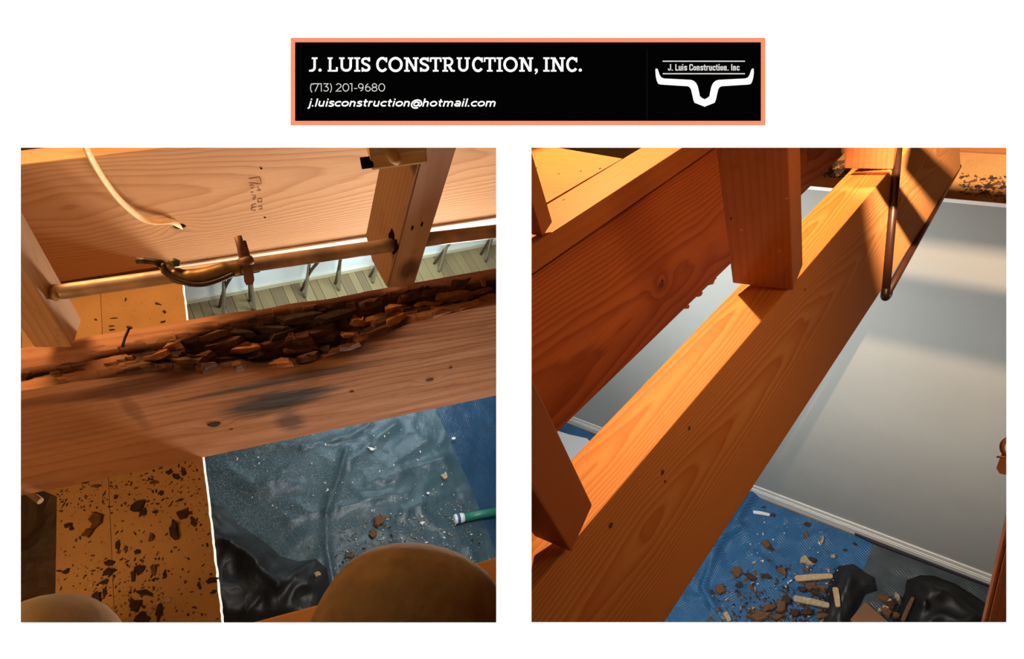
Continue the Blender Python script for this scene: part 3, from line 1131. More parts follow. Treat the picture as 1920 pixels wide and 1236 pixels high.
        rot = Matrix.Translation((s, yb, zb - 0.003)) @ Matrix.Rotation(rnd.uniform(-.25, .25), 4, 'Z') @ Matrix.Rotation(rnd.uniform(-.3, .3), 4, 'X') @ Matrix.Rotation(rnd.uniform(-.12, .12), 4, 'Y')
        link('rotten_chunk', me2, mats[mi], root, FB.mw @ rot)


rotten_beam()

# ---- joist behind it
BJ = Timber(BL, (160, 268), (160, 294), (160, 522), NL, 1.13, -5)
k_ = BJ.P[2] / F


def bj(px, py):
    x, z = BJ.face_xz(px, py)
    return (x, 0.0, z)


mj = wood('joist_pine', (0.60, 0.365, 0.195, 1), (0.36, 0.165, 0.070, 1), 0.0085, (0.055, -0.135), 0.032, 2.4, 0.62, arch=((bj(200, 380)[2], 620, -7.5, 3.2), (.02, 900, 3, 1.5)),
          knots=((bj(335, 425)[0], 0, bj(335, 425)[2], 0.010),), seed=5.4, sharp=0.5)
joist = BJ.build('back_joist', BJ.s_at(-260), end_x(BJ), mj, cut1=-.0125)
tag(joist, 'broad pine joist with cathedral grain behind the pipe', 'joist')
# hole the cable runs into, and the faded ink stamp
hm = plain('hole_black', (0.012, 0.006, 0.003, 1), 1.0, spec=0.0)


def spot_on(T, px, py, rx, rz, parent, name, mat, seed=1, y=0.0, thick=0.0012):
    """a small irregular thin patch lying on a timber's front face"""
    x, z = T.face_xz(px, py, y)
    rnd = random.Random(seed)
    pts = [(rx * math.cos(a) * rnd.uniform(.7, 1.1), rz * math.sin(a) * rnd.uniform(.7, 1.1)) for a in [2 * math.pi * i / 12 for i in range(12)]]
    bm = prism_bm(pts, -thick, thick)
    # local: x along, y -> local z
    mw = T.mw @ Matrix.Translation((x, y, z)) @ Matrix.Rotation(math.radians(90), 4, 'X')
    return link(name, bm_mesh(name, bm), mat, parent, mw)


spot_on(BJ, 338, 424, 12 * k_, 6 * k_, joist, 'drilled_hole', hm, 3)
spot_on(BJ, 497, 408, 2.4 * k_, 1.5 * k_, joist, 'nail_head', hm, 4)
spot_on(BJ, 490, 316, 2.4 * k_, 1.5 * k_, joist, 'nail_head', hm, 5)
ink = plain('faded_ink', (0.20, 0.105, 0.065, 1), 0.9)
# two short rows of worn printed characters running down the face (drawn as bars)
INK = [((467, 335), (488, 332)), ((488, 333), (490, 344)), ((467, 343), (489, 345)), ((468, 348), (476, 347)), ((470, 353), (476, 352)),
       ((470, 361), (475, 360)), ((473, 367), (476, 366)), ((473, 372), (478, 371)), ((474, 375), (478, 374)), ((472, 385), (480, 382)), ((472, 390), (480, 388)),
       ((474, 395), (480, 394)), ((483, 350), (488, 358)), ((482, 358), (489, 356)), ((484, 373), (491, 372)), ((484, 379), (491, 379)), ((491, 373), (491, 379)),
       ((484, 374), (484, 380)), ((485, 388), (492, 386)), ((485, 393), (492, 391)), ((491, 388), (492, 393)), ((473, 384), (472, 395)), ((479, 366), (478, 373))]
V, Fc = [], []
for (a, b) in INK:
    pa, pb = np.array(bj(*a)), np.array(bj(*b))
    t = unit(pb - pa)
    nn = np.array((-t[2], 0, t[0])) * 0.0009
    i = len(V)
    V += [pa + nn, pb + nn, pb - nn, pa - nn]
    Fc.append((i, i + 1, i + 2, i + 3))
V = [v + np.array((0, -0.0004, 0)) for v in V]
link('ink_stamp', mesh('ink_stamp', V, Fc), ink, joist, BJ.mw)

# plasterboard lip under the joist: its white cut edge
WHITE = plain('plaster_white', (0.88, 0.88, 0.86, 1), 0.8, bump=0.3, bscale=90)
lip = BJ.build('plasterboard_strip', BJ.s_at(326, 0, -BJ.h), end_x(BJ), WHITE, None, 0.001, -0.004, BJ.w + 0.01, -BJ.h - 0.022, -BJ.h - 0.001, cut1=-.0125)
tag(lip, 'white cut edge of plasterboard under the joist behind the pipe', 'plasterboard')

# cable
CABM = plain('cable_cream', (0.72, 0.50, 0.26, 1), 0.5, var=0.1, vscale=40)
zj = lambda px, py: on_plane(px, py, BJ.P, BJ.q1)
cpts = []
for (px, py, off) in ((156, 255, .07), (163, 280, .055), (178, 310, .045), (200, 345, .036), (225, 376, .028), (252, 400, .020), (270, 411, .015), (292, 416, .012), (318, 415, .008), (336, 422, .0), (346, 428, -.012)):
    p = zj(px, py)
    cpts.append(p * (1 - off / p[2]))
cable = tube_obj('electric_cable', spline(cpts, 6), 0.0062, CABM, None, 12, 0.6)
tag(cable, 'cream electric cable curving down into a hole in the joist', 'cable')

# ---- stud on the beam, pierced by the pipe (notched foot)
zt = FB.pt(FB.s_at(724, FB.w * .55), FB.w * .55, 0)[2]
VPN = (462, 1558)


def stud_z(e1, foot, z_foot, vp):
    """depth at e1 of a line to vp that has depth z_foot at pixel foot"""
    d = unit(ray(*vp))
    pf = ray(*foot) * z_foot
    # walk back along d to where it passes row e1
    k = (e1[1] - 618) / F
    s = (pf[1] - k * pf[2]) / (k * d[2] - d[1])
    return (pf + d * s)[2]


z1s = stud_z((767, 380), (724, 541), zt, VPN)
RS = Timber(VPN, (831, 362), (767, 380), (697, 380), -np.array((0.78, 0.2, -1.2)), z1s, 0)

mstud = wood('stud_pine_lit', (0.84, 0.60, 0.48, 1), (0.60, 0.37, 0.26, 1), 0.010, (0.03, 0.05), 0.02, 1.5, 0.5, seed=8.0, dirt=0.3,  # face tone lightened to stand in for light it lacks
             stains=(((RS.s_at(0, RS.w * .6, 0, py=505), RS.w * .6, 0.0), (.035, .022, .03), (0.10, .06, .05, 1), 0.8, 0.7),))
sx = lambda py, z=0.0, y=0.0: RS.s_at(0, y, z, py=py)
xb = sx(541)
prof = [(sx(150), 0), (xb, 0), (sx(490, -RS.h * .62), -RS.h * .62), (sx(440, -RS.h), -RS.h), (sx(150), -RS.h)]
bm = bmesh.new()
fa = [bm.verts.new((x, 0, z)) for x, z in prof]
fb = [bm.verts.new((x if i != 1 else sx(537, 0, RS.w), RS.w, z)) for i, (x, z) in enumerate(prof)]
bm.faces.new(fa)
bm.faces.new(fb[::-1])
for i in range(5):
    bm.faces.new((fa[i], fb[i], fb[(i + 1) % 5], fa[(i + 1) % 5]))
bmesh.ops.bevel(bm, geom=list(bm.edges), offset=0.0025, segments=2, affect='EDGES')
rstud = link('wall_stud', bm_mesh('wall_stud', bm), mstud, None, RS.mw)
# sawn sides browner than the planed face; tones pushed apart to imitate light
rstud.data.materials.append(wood('stud_side_shaded', (0.27, 0.145, 0.068, 1), (0.17, 0.078, 0.035, 1), 0.010, (0.03, 0.05), 0.02, 1.5, 0.5, seed=4.0, dirt=0.3))
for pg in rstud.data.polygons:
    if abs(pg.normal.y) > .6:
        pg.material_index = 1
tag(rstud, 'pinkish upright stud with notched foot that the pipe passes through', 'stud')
hx, hz = RS.s_at(0, 0, -RS.h * .42, py=436), -RS.h * .42
for (px, py, a, b_, sd) in ((735, 444, .017, .010, 3), (741, 462, .016, .008, 6)):
    p = on_plane(px, py, RS.P, RS.q1) - RS.P
    x_, z_ = np.dot(p, RS.d), -np.dot(p, RS.q2)
    pts = [(a * math.cos(t) * random.uniform(.7, 1.1), b_ * math.sin(t) * random.uniform(.7, 1.1)) for t in [2 * math.pi * i / 10 for i in range(10)]]
    link('drilled_hole', bm_mesh('drilled_hole', prism_bm(pts, -.001, .001)), hm, rstud, RS.mw @ Matrix.Translation((x_, 0, z_)) @ Matrix.Rotation(math.radians(90), 4, 'X'))
for (px, py) in ((773, 427), (791, 420)):
    x_, y_ = RS.face_xy(px, py)
    pts = [(.005 * math.cos(t), .0016 * math.sin(t)) for t in [2 * math.pi * i / 10 for i in range(10)]]
    link('nail_slot', bm_mesh('nail_slot', prism_bm(pts, -.001, .0008)), hm, rstud, RS.mw @ Matrix.Translation((x_, y_, 0)))

# ---- stud at the far side of the beam's other end
zl = FB.pt(FB.s_at(120, FB.w * .35), FB.w * .35, 0)[2]
VPL = (673, 1540)
LS = Timber(VPL, (94, 492), (87, 570), (50, 631), np.array((-1, 0.1, -0.1)), stud_z((87, 570), (135, 654), zl, VPL), 0)
mstud2 = wood('stud_pine_warm', (0.60, 0.36, 0.19, 1), (0.38, 0.17, 0.075, 1), 0.010, (0.03, 0.05), 0.02, 1.5, 0.45, seed=3.3, dirt=0.35)
lstud = LS.build('wall_stud', LS.s_at(0, py=100), LS.s_at(0, py=652), mstud2)
tag(lstud, 'orange upright stud standing on the thick end of the rotten beam', 'stud')

# ---- yellow block fixed to the pierced stud
BK = Timber(BL, (740, 225), (740, 252), (740, 315), NL, RS.pt(sx(300), 0, 0)[2] - 0.045, -12)
yel = wood('block_pine', (0.66, 0.42, 0.17, 1), (0.42, 0.22, 0.08, 1), 0.014, (0.03, 0.03), 0.02, 1.5, 0.35, seed=6.1)
b0, b1 = BK.s_at(688), BK.s_at(797)
blk = BK.build('timber_block', b0, b1, yel, None, 0.003, 0.0, 0.06)
tag(blk, 'short yellow timber block nailed against the upright stud', 'block')
tube_obj('moulding', [BK.pt(BK.s_at(722), -.001, -.012), BK.pt(BK.s_at(733), -.002, -.032), BK.pt(BK.s_at(740), -.001, -.037)], [.007, .007, .006], yel, blk, 12)
tube_obj('bolt', [BK.pt(b0 - .012, .006, -BK.h * .8), BK.pt(b0 + .003, .006, -BK.h * .8)], [.0075, .0075], hm, blk, 9)
# ---- pipe
PIPEM = plain('old_pipe', (0.56, 0.38, 0.25, 1), 0.45, 0.15, var=0.45, vscale=16, bump=0.2)
pc = RS.pt(RS.s_at(0, RS.w / 2, -RS.h * .45, py=457), RS.w / 2, -RS.h * .45)
pa = on_plane(96, 550, LS.P, LS.q2)
pc = on_plane(736, 459.5, RS.P, RS.q1)
pb = pa + (pc - pa) * 1.012
pr0 = ray(806, 448.5) * (RS.pt(RS.s_at(0, RS.w, 0, py=448), RS.w, 0)[2] + .022)
pr1 = ray(930, 434) * (pr0[2] + .035)
pr1 = pr0 + (pr1 - pr0) * ((-0.0125 - pr0[0]) / (pr1[0] - pr0[0]))
print('pipe', pa, pc, pb, 'RS', RS.w, RS.h, 'LS', LS.w, LS.h, 'BK', BK.w, BK.h)
proot = empty('pipe', frame(pa, (1, 0, 0), (0, 1, 0), (0, 0, 1)))
tag(proot, 'long tarnished metal pipe running between the two studs', 'pipe')
ends = [pa + (pb - pa) * t for t in (0, .012, .02, .03, .06)] + [pa + (pb - pa) * (.06 + .94 * i / 20) for i in range(1, 21)]
tube_obj('tube', ends, [.0075, .0085, .0095, .0104, .0106] + [.0106] * 20, PIPEM, proot, 18)
tube_obj('tube', [pr0 + (pr1 - pr0) * t for t in (-.1, .25, .5, .75, 1)], .0112, PIPEM, proot, 18)
tube_obj('flattened_end', [pa + (pb - pa) * t for t in (-.004, .012, .02)], [.0085, .0135, .0125], plain('end_cream', (.62, .40, .2, 1), .6), proot, 7, .8)


def pipe_at(px, dy=0, dz=0.0):
    k = (px - 960) / F
    d = pb - pa
    t = (pa[0] - k * pa[2]) / (k * d[2] - d[0])
    p = pa + d * t
    p = p + np.array((0, dy * p[2] / F, 0))
    return p * (1 - dz / p[2])


# bent scrap of conduit hanging over the pipe
SCM = plain('bent_metal', (0.36, 0.22, 0.085, 1), 0.4, 0.55, var=0.5, vscale=30, bump=0.2)
DKM = plain('dark_metal', (0.075, 0.055, 0.035, 1), 0.45, 0.6, var=0.4, vscale=40)
sroot = empty('bent_conduit', frame(pipe_at(320), (1, 0, 0), (0, 1, 0), (0, 0, 1)))
tag(sroot, 'bent scrap of dull yellow conduit resting on the pipe', 'conduit')
P2 = lambda px, py, off=.016: (lambda p: np.array((ray(px, py) * (p[2] - off))))(pipe_at(px))
tube_obj('bent_tube', spline([P2(306, 497), P2(316, 508, .018), P2(335, 518, .020), P2(365, 521, .022), P2(395, 516, .022), P2(425, 507, .020), P2(450, 501, .018)], 6),
         [.0070] * 4 + [.0085] * 6 + [.011] * 6 + [.0125] * 8 + [.0125] * 7 + [.011] * 6, SCM, sroot, 14)
tube_obj('rim', spline([P2(306, 495, .028), P2(312, 512, .03), P2(330, 524, .032), P2(358, 533, .034), P2(385, 533, .034), P2(410, 526, .032), P2(440, 513, .030)], 6), .0034, DKM, sroot, 10)
tube_obj('rod_end', [P2(256, 489, .02), P2(272, 489, .02), P2(290, 491, .02), P2(306, 496, .02)], [.0046, .0044, .0044, .006], DKM, sroot, 10)
tube_obj('cut_end', [P2(316, 491, .026), P2(326, 492, .027), P2(337, 494, .026)], [.003, .0062, .004], plain('grey_metal', (.16, .14, .10, 1), .5, .4), sroot, 10)

# clamp on the pipe
CLM = plain('rusty_clamp', (0.27, 0.135, 0.085, 1), 0.6, 0.3, var=0.35, vscale=50)
croot = empty('pipe_clamp', frame(pipe_at(464), (1, 0, 0), (0, 1, 0), (0, 0, 1)))
tag(croot, 'rusty pipe clamp with an upright stem on the pipe', 'clamp')
tube_obj('stem', [P2(446, 443, .03), P2(452, 465, .03), P2(458, 492, .03)], [.0050, .0055, .0058], CLM, croot, 10)
tube_obj('stem', [P2(456, 452, .026), P2(462, 474, .026), P2(466, 492, .026)], [.0038, .0042, .0045], CLM, croot, 10)
tube_obj('collar', [P2(449, 491, .03), P2(462, 490, .032), P2(474, 487, .03)], [.006, .0075, .006], CLM, croot, 12)
cb = [P2(454, 493, .03), P2(472, 491, .03), P2(477, 525, .03), P2(474, 534, .03), P2(462, 535, .03), P2(458, 528, .03)]
bo = cb[0]
V = [p - bo for p in cb] + [p * 1.022 - bo for p in cb]
n6 = len(cb)
Fc = [tuple(range(n6)), tuple(range(n6, 2 * n6))[::-1]] + [(i, n6 + i, n6 + (i + 1) % n6, (i + 1) % n6) for i in range(n6)]
link('clamp_body', mesh('clamp_body', V, Fc), CLM, croot, frame(bo, (1, 0, 0), (0, 1, 0), (0, 0, 1)))


# ---- ceiling of the room below, seen from above: two paper-faced boards with a white cut edge
NC = unit(np.cross(BL, DL))
if np.dot(NC, NL) < 0:
    NC = -NC
PC = FB.pt(0, 0, -FB.h - 0.001)
EDGE = plain('gypsum_core', (0.90, 0.89, 0.86, 1), 0.9, bump=0.5, bscale=200)


def paper_mat(name):
    m, nt, b = new_mat(name)
    n = NT(nt)
    co = n.obj()
    a = n.noise(co, 9, 4, 0.6)
    c = n.mix(n.ramp(a, ((.3, 0.0), (.75, 1.0))), (0.52, 0.315, 0.125, 1), (0.42, 0.235, 0.085, 1))
    d = n.noise(co, 120, 4, 0.7)
    c = n.mix(n.math('MULTIPLY', n.ramp(d, ((.60, 0.0), (.72, 1.0))), 0.55), c, (0.12, 0.055, 0.02, 1))
    n.put(b.inputs['Base Color'], c)
    b.inputs['Roughness'].default_value = 0.85
    b.inputs['Specular IOR Level'].default_value = 0.15
    return m


PAPER = paper_mat('board_paper')
jx = lambda y: 189 + (y - 560) * 0.0428
ex = lambda y: 342 + (y - 533) * 0.1165
lx_ = lambda y: 107 + (y - 912) * -0.0156
YB = 1215
ceil = empty('ceiling', frame(on_plane(240, 850, PC, NC), XL, DL, -NL))
tag(ceil, 'amber paper-faced ceiling boards with scattered debris, seen from above', 'ceiling', kind='structure')


def panel(poly, outer=False):
    o = flat_prism('panel', poly, PC, NC, 0.0135, PAPER, ceil)
    o.data.materials.append(EDGE)
    for p in o.data.polygons:
        if abs(p.normal.z) < 0.5 and outer and np.dot(np.array(o.matrix_world.to_3x3() @ p.normal), WV(XL)) > 0.5:
            p.material_index = 1
    return o


panel([(lx_(470) - 70, 470), (jx(470) - .5, 470), (jx(YB) - .6, YB), (lx_(YB), YB), (lx_(930), 930), (lx_(930) - 70, 900)])
# the cut edge of the outer board is a little ragged
rnd = random.Random(3)
right = [(ex(y) + rnd.uniform(-.8, .8), y) for y in range(470, YB, 9)] + [(ex(YB), YB)]
panel([(jx(470) + .5, 470)] + right + [(jx(YB) + .6, YB)], True)

# ---- dark insulation paper in the bay beside the boards
KR = plain('kraft_paper', (0.050, 0.026, 0.012, 1), 0.7, var=0.5, vscale=12)


def crumple(u, v, px, py):
    a = noise.noise(Vector((u * 9, v * 9, 3)))
    b = noise.noise(Vector((u * 22, v * 22, 8)))
    return 0.05 * (1 - abs(a) * 2) * 0.6 + 0.016 * (1 - abs(b) * 2)


ins = sheet('insulation_paper', [(-60, 890), (120, 890), (112, 1200), (-60, 1200)], PC + NL * 0.075, NC, -NL, 0.012, crumple, KR, None, False)
tag(ins, 'crumpled dark brown insulation paper in the gap beside the ceiling board', 'insulation')
rod = tube_obj('wood_stick', [on_plane(28, 905, PC + NL * .01, NC), on_plane(76, 940, PC + NL * .01, NC)], .006, plain('dim_stick', (.22, .13, .06, 1), .8), None, 8)
tag(rod, 'thin wooden stick poking out over the dark insulation', 'stick')

# ---- joist the worker kneels on
NJ = Timber(BL, (640, 1115), (640, 1122), (640, 1200), NL, 0.86, -5, w=0.09, h=0.15)
near = NJ.build('near_joist', NJ.s_at(395), end_x(NJ), wood('near_pine', (0.62, 0.30, 0.10, 1), (0.42, 0.17, 0.05, 1), .012, (.0, -.1), .03, 1.5, .5, seed=1.1), None, 0.003, -0.09, 0.0)
tag(near, 'orange joist edge under the kneeling person', 'joist')

# ---- board wall behind the joist, up in the attic
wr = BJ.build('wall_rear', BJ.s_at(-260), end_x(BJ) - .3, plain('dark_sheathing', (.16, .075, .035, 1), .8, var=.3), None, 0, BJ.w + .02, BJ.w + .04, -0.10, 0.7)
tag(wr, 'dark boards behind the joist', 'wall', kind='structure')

# ================================================================== room below, left
CF = np.dot(NL, PC) + 2.4
PF = NL * CF


def fl(px, py, lift=0.0):
    return on_plane(px, py, PF - NL * lift, NL)


wa, wb = fl(346, 569), fl(930, 456)
WD = unit(wb - wa)                           # along the far wall
AW = unit(np.cross(-NL, WD))                 # away, through the wall
if np.dot(AW, DL) < 0:
    AW = -AW
umax = (-0.014 - wa[0]) / WD[0]
mw_f = frame(wa, WD, AW, np.cross(WD, AW)) if np.dot(np.cross(WD, AW), -NL) > 0 else None
bm = box_bm(-3.2, umax - 0.02, -4.6, 0.02, -0.06, -0.012)
floor = link('floor', bm_mesh('floor', bm), plain('subfloor', (.13, .10, .07, 1), .8), None, mw_f)
clip(floor, (-.0115, 0, 0), (-1, 0, 0))
tag(floor, 'narrow greyish wooden floor planks under the row of chairs', 'floor', kind='structure')
PLK = []
for i, c in enumerate(((.30, .225, .105), (.26, .19, .09), (.335, .25, .12), (.22, .155, .08), (.29, .215, .115))):
    PLK.append(wood('plank_%d' % i, (*c, 1), tuple(v * .7 for v in c) + (1,), .012, (.03, .03), .02, 1.5, .5, seed=i * 2.2, rough=.5))
u = -0.9
rnd = random.Random(9)
plank_me = {}
while u < umax - 0.03:
    wdt = rnd.choice((.055, .07, .085))
    if u + wdt > umax - .022:
        wdt = umax - .022 - u
    key = (round(wdt, 4), rnd.randrange(5))
    if key not in plank_me:
        bm = box_bm(-2.2, 0, 0.0012, wdt - 0.0012, -0.012, 0, 0.001)
        me = bm_mesh('plank', bm)
        me.materials.append(PLK[key[1]])
        plank_me[key] = me
    mw = mw_f @ Matrix.Translation((u, 0, 0)) @ Matrix.Rotation(math.radians(90), 4, 'Z') @ Matrix.Scale(1, 4)
    # local x runs away from the viewer after the turn; local y runs along -u, so shift by the width
    mw = mw_f @ Matrix.Translation((u + wdt, 0, 0)) @ Matrix.Rotation(math.radians(90), 4, 'Z')
    if u > umax - .9:
        ob = link('plank', plank_me[key].copy(), None, floor, mw)
        clip(ob, (-.0115, 0, 0), (-1, 0, 0))
    else:
        link('plank', plank_me[key], None, floor, mw)
    u += wdt
CY = plain('pale_cyan_paint', (0.82, 0.90, 0.89, 1), 0.7, var=.03, vscale=3)
bm = box_bm(-3.2, umax, 0.0, 0.08, 0.0, 2.35)
wf = link('wall_back', bm_mesh('wall_back', bm), CY, None, mw_f)
clip(wf, (-.0115, 0, 0), (-1, 0, 0))
tag(wf, 'pale blue wall behind the row of chairs', 'wall', kind='structure')
bm = box_bm(-3.2, umax, -0.014, 0.0, 0.0, 0.035, .002)
bb = link('baseboard_back', bm_mesh('baseboard_back', bm), plain('cream_trim', (.62, .58, .42, 1), .6), None, mw_f)
tag(bb, 'thin cream skirting strip at the foot of the pale blue wall', 'baseboard', kind='structure')

# ---- row of small chairs
CHR = plain('chrome', (.55, .57, .58, 1), .18, 1.0)
CHD = plain('chrome_brown', (.16, .11, .07, 1), .4, .8)
BLK = plain('black_seat', (.012, .011, .010, 1), .5, var=.3)


def chair(px0, py0, px1, py1, label):
    a, b = fl(px0, py0), fl(px1, py1)
    o = (a + b) / 2
    wdt = np.linalg.norm(b - a)
    mw = frame(o, WD, AW, -NL)
    root = empty('stacking_chair', mw)
    tag(root, label, 'chair', 'row of small chairs along the pale blue wall')
    sh = wdt / 2
    h = 0.39
    dep = np.dot(wa - o, AW) - 0.13        # back legs just clear of the wall

    def part(name, pts, r, mat, seg=10):
        V, Fc = tube(pts, r, seg)
        me = mesh(name, V, Fc)
        for p in me.polygons:
            p.use_smooth = len(p.vertices) == 4
        link(name, me, mat, root, mw)
    for s in (-1, 1):
        part('leg', spline([(s * sh, 0, 0), (s * (sh - .012), .02, h * .55), (s * (sh - .02), .03, h * .86), (s * (sh - .05), .05, h * .95)], 5), .0115, CHR)
        part('leg', spline([(s * (sh + .0), dep + .05, 0), (s * (sh - .02), dep, h * .6), (s * (sh - .045), dep - .05, h)], 5), .0105, CHD)
        part('back_post', spline([(s * (sh - .04), dep - .03, h), (s * (sh - .035), dep + .02, h + .2), (s * (sh - .035), dep + .05, h + .36)], 4), .009, CHR)
    V, Fc = [], []
    n = 9
    for t in (0, .014):
        for i in range(n):
            for j in range(n):
                x = (i / (n - 1) - .5) * (2 * sh + .06)
                y = (j / (n - 1)) * (dep + .04) - 0.0
                d = -.018 * (1 - (2 * i / (n - 1) - 1) ** 2) * (1 - (2 * j / (n - 1) - 1) ** 2) + (-.02 if j == 0 else 0)
                V.append((x, y, h + d + t))
    for t in (0, 1):
        for i in range(n - 1):
            for j in range(n - 1):
                q4 = [t * n * n + i * n + j, t * n * n + (i + 1) * n + j, t * n * n + (i + 1) * n + j + 1, t * n * n + i * n + j + 1]
                Fc.append(tuple(q4))
    rim = [(i, 0) for i in range(n)] + [(n - 1, j) for j in range(1, n)] + [(i, n - 1) for i in range(n - 2, -1, -1)] + [(0, j) for j in range(n - 2, 0, -1)]
    for (a_, b_) in zip(rim, rim[1:] + rim[:1]):
        i0, i1 = a_[0] * n + a_[1], b_[0] * n + b_[1]
        Fc.append((i0, i1, n * n + i1, n * n + i0))
    link('seat', mesh('seat', V, Fc, True), BLK, root, mw)
    link('backrest', bm_mesh('backrest', box_bm(-sh - .04, sh + .04, dep + .03, dep + .045, h + .04, h + .34, .006)), BLK, root, mw)


chair(419, 594, 477, 583, 'small black chair on chrome legs nearest the ceiling board, beside the pipe clamp')
chair(571, 556, 636, 546, 'second small black chair from the ceiling board, between clamp and pierced stud')
chair(699, 530, 764, 517, 'small black chair on chrome legs mostly hidden by the pierced stud')
chair(822, 508, 911, 492, 'small black chair on chrome legs on the far side of the pierced stud')

# ---- tarpaulins


def tarp_mat(name, base, fold, dust, dust_lo=.55, dust_hi=.72, rough=.38, diamond=0.0, dscale=60, grad=None):
    m, nt, b = new_mat(name)
    n = NT(nt)
    co = n.obj()
    a = n.noise(co, 5, 4, .6)
    c = n.mix(n.ramp(a, ((.3, 0.), (.7, 1.))), base, fold)
    w1 = n.noise(n.mapping(co, (1, 1, 1)), 170, 5, .7)
    f = n.ramp(w1, ((dust_lo, 0.), (dust_hi, 1.)))
    if grad is not None:                      # dust lies thicker on one side of the sheet
        x, y, z = n.sep(co)
        g = n.math('ADD', n.math('MULTIPLY', x, grad[0]), n.math('MULTIPLY', y, grad[1]))
        g = n.math('ADD', n.math('ADD', g, grad[2]), n.math('MULTIPLY', n.math('SUBTRACT', n.noise(co, 3, 3, .6), .5), 1.2))
        f = n.math('MULTIPLY', f, n.math('MAXIMUM', n.math('MINIMUM', g, 1.0), 0.0))
    c = n.mix(f, c, dust)
    n.put(b.inputs['Base Color'], c)
    b.inputs['Roughness'].default_value = rough
    b.inputs['Specular IOR Level'].default_value = .35
    h = n.noise(co, 14, 4, .6)
    if diamond:
        wv = n.node('ShaderNodeTexWave', wave_type='BANDS', bands_direction='X')
        n.put(wv.inputs['Vector'], n.mapping(co, (1, 1, 1), (0, 0, 0), (0, 0, .8)))
        wv.inputs['Scale'].default_value = dscale
        wv.inputs['Distortion'].default_value = 1.5
        wv2 = n.node('ShaderNodeTexWave', wave_type='BANDS', bands_direction='X')
        n.put(wv2.inputs['Vector'], n.mapping(co, (1, 1, 1), (0, 0, 0), (0, 0, -.8)))
        wv2.inputs['Scale'].default_value = dscale
        wv2.inputs['Distortion'].default_value = 1.5
        sw = n.ramp(n.noise(co, 9, 2, .5), ((.48, 0.), (.52, 1.)))
        mixn = n.node('ShaderNodeMix')
        n.put(mixn.inputs[0], sw)
        n.put(mixn.inputs[2], wv.outputs['Fac'])
        n.put(mixn.inputs[3], wv2.outputs['Fac'])
        h = n.math('ADD', h, n.math('MULTIPLY', mixn.outputs[0], diamond))
    n.put(b.inputs['Normal'], n.bump(h, .5, .012))
    return m


FOLDS = [([(385, 850), (520, 838), (565, 842)], .020, 9), ([(565, 842), (660, 820), (690, 800)], .024, 8), ([(648, 850), (632, 905), (612, 958)], .030, 9),
         ([(612, 958), (570, 968), (540, 978)], .016, 8), ([(640, 952), (700, 936), (760, 926)], .014, 9), ([(610, 965), (612, 1030), (628, 1120)], .022, 7),
         ([(655, 870), (700, 830), (740, 800)], .018, 12), ([(720, 905), (770, 880), (830, 865)], .020, 12), ([(430, 880), (480, 920), (530, 890), (590, 850)], .018, 18),
         ([(390, 930), (470, 900), (560, 910)], .012, 22), ([(690, 910), (740, 870), (800, 830)], .012, 14), ([(760, 960), (830, 930), (880, 925)], .012, 12)]


def grey_h(u, v, px, py):
    z = 0.012 + 0.006 * noise.noise(Vector((u * 4, v * 4, 1))) + 0.003 * noise.noise(Vector((u * 13, v * 13, 4)))
    for pl, hh, wd in FOLDS:
        d = poly_dist(px, py, pl)
        wv = wd * (.8 + .5 * noise.noise(Vector((u * 9, v * 9, hh * 99))))
        z += 1.3 * hh * math.exp(-abs(d / max(2.5, wv)) ** 1.4) * (.8 + .5 * noise.noise(Vector((u * 6, v * 6, 30))))
    z += .005 * max(0, 1 - abs(noise.noise(Vector((u * 3.3, v * 3.3, 17)))) * 6) + .002 * max(0, 1 - abs(noise.noise(Vector((u * 8, v * 8, 23)))) * 5)
    return z


def blue_h(u, v, px, py):
    return 0.004 + 0.010 * abs(noise.noise(Vector((u * 5, v * 5, 7)))) + 0.004 * noise.noise(Vector((u * 14, v * 14, 2)))


GT = tarp_mat('grey_teal_plastic', (0.030, 0.062, 0.078, 1), (0.042, 0.082, 0.102, 1), (0.34, 0.37, 0.37, 1), .50, .74, .38, 0, 26, (0.75, -0.85, 0.0))
BT = tarp_mat('blue_plastic', (0.009, 0.036, 0.080, 1), (0.014, 0.052, 0.105, 1), (0.30, 0.36, 0.40, 1), .62, .75, .36, .08, 26)
bt = sheet('blue_tarpaulin', [(770, 740), (952, 700), (952, 1195), (700, 1195), (760, 900)], PF, NL, -NL, .02, blue_h, BT)
tag(bt, 'deep blue plastic sheet under the grey-teal one, by the green pole', 'tarpaulin')
gt = sheet('grey_tarpaulin', [(330, 800), (815, 735), (818, 775), (860, 868), (893, 940), (908, 985), (930, 1040), (944, 1110), (948, 1195), (330, 1195)], PF, NL, -NL, .0125, grey_h, GT)
tag(gt, 'wrinkled grey-teal plastic sheet on the floor dusted with white specks', 'tarpaulin')


# ---- black bin bag on the sheet
def bag_mat(name):
    m, nt, b = new_mat(name)
    n = NT(nt)
    co = n.obj()
    n.put(b.inputs['Base Color'], n.mix(n.noise(co, 6, 3, .6), (.008, .0085, .009, 1), (.018, .019, .020, 1)))
    b.inputs['Roughness'].default_value = .48
    n.put(b.inputs['Normal'], n.bump(n.noise(co, 14, 4, .5, 1.0), .35, .02))
    return m


BAGM = bag_mat('black_plastic')


def bag_h(edge, seed, height, creases=()):
    def f(u, v, px, py):
        d = min(1, poly_dist(px, py, edge + edge[:1]) / 45)
        a = 1 - abs(noise.noise(Vector((u * 3.6 + seed, v * 3.6, 1)))) * 2.2
        b = 1 - abs(noise.noise(Vector((u * 8, v * 8 + seed, 6)))) * 2.2
        z = 0.018 + d * (height * (.55 + .45 * a) + .032 * b)
        for pl, hh, wd in creases:
            z += hh * math.exp(-abs(poly_dist(px, py, pl)) / wd) * d
        return z
    return f


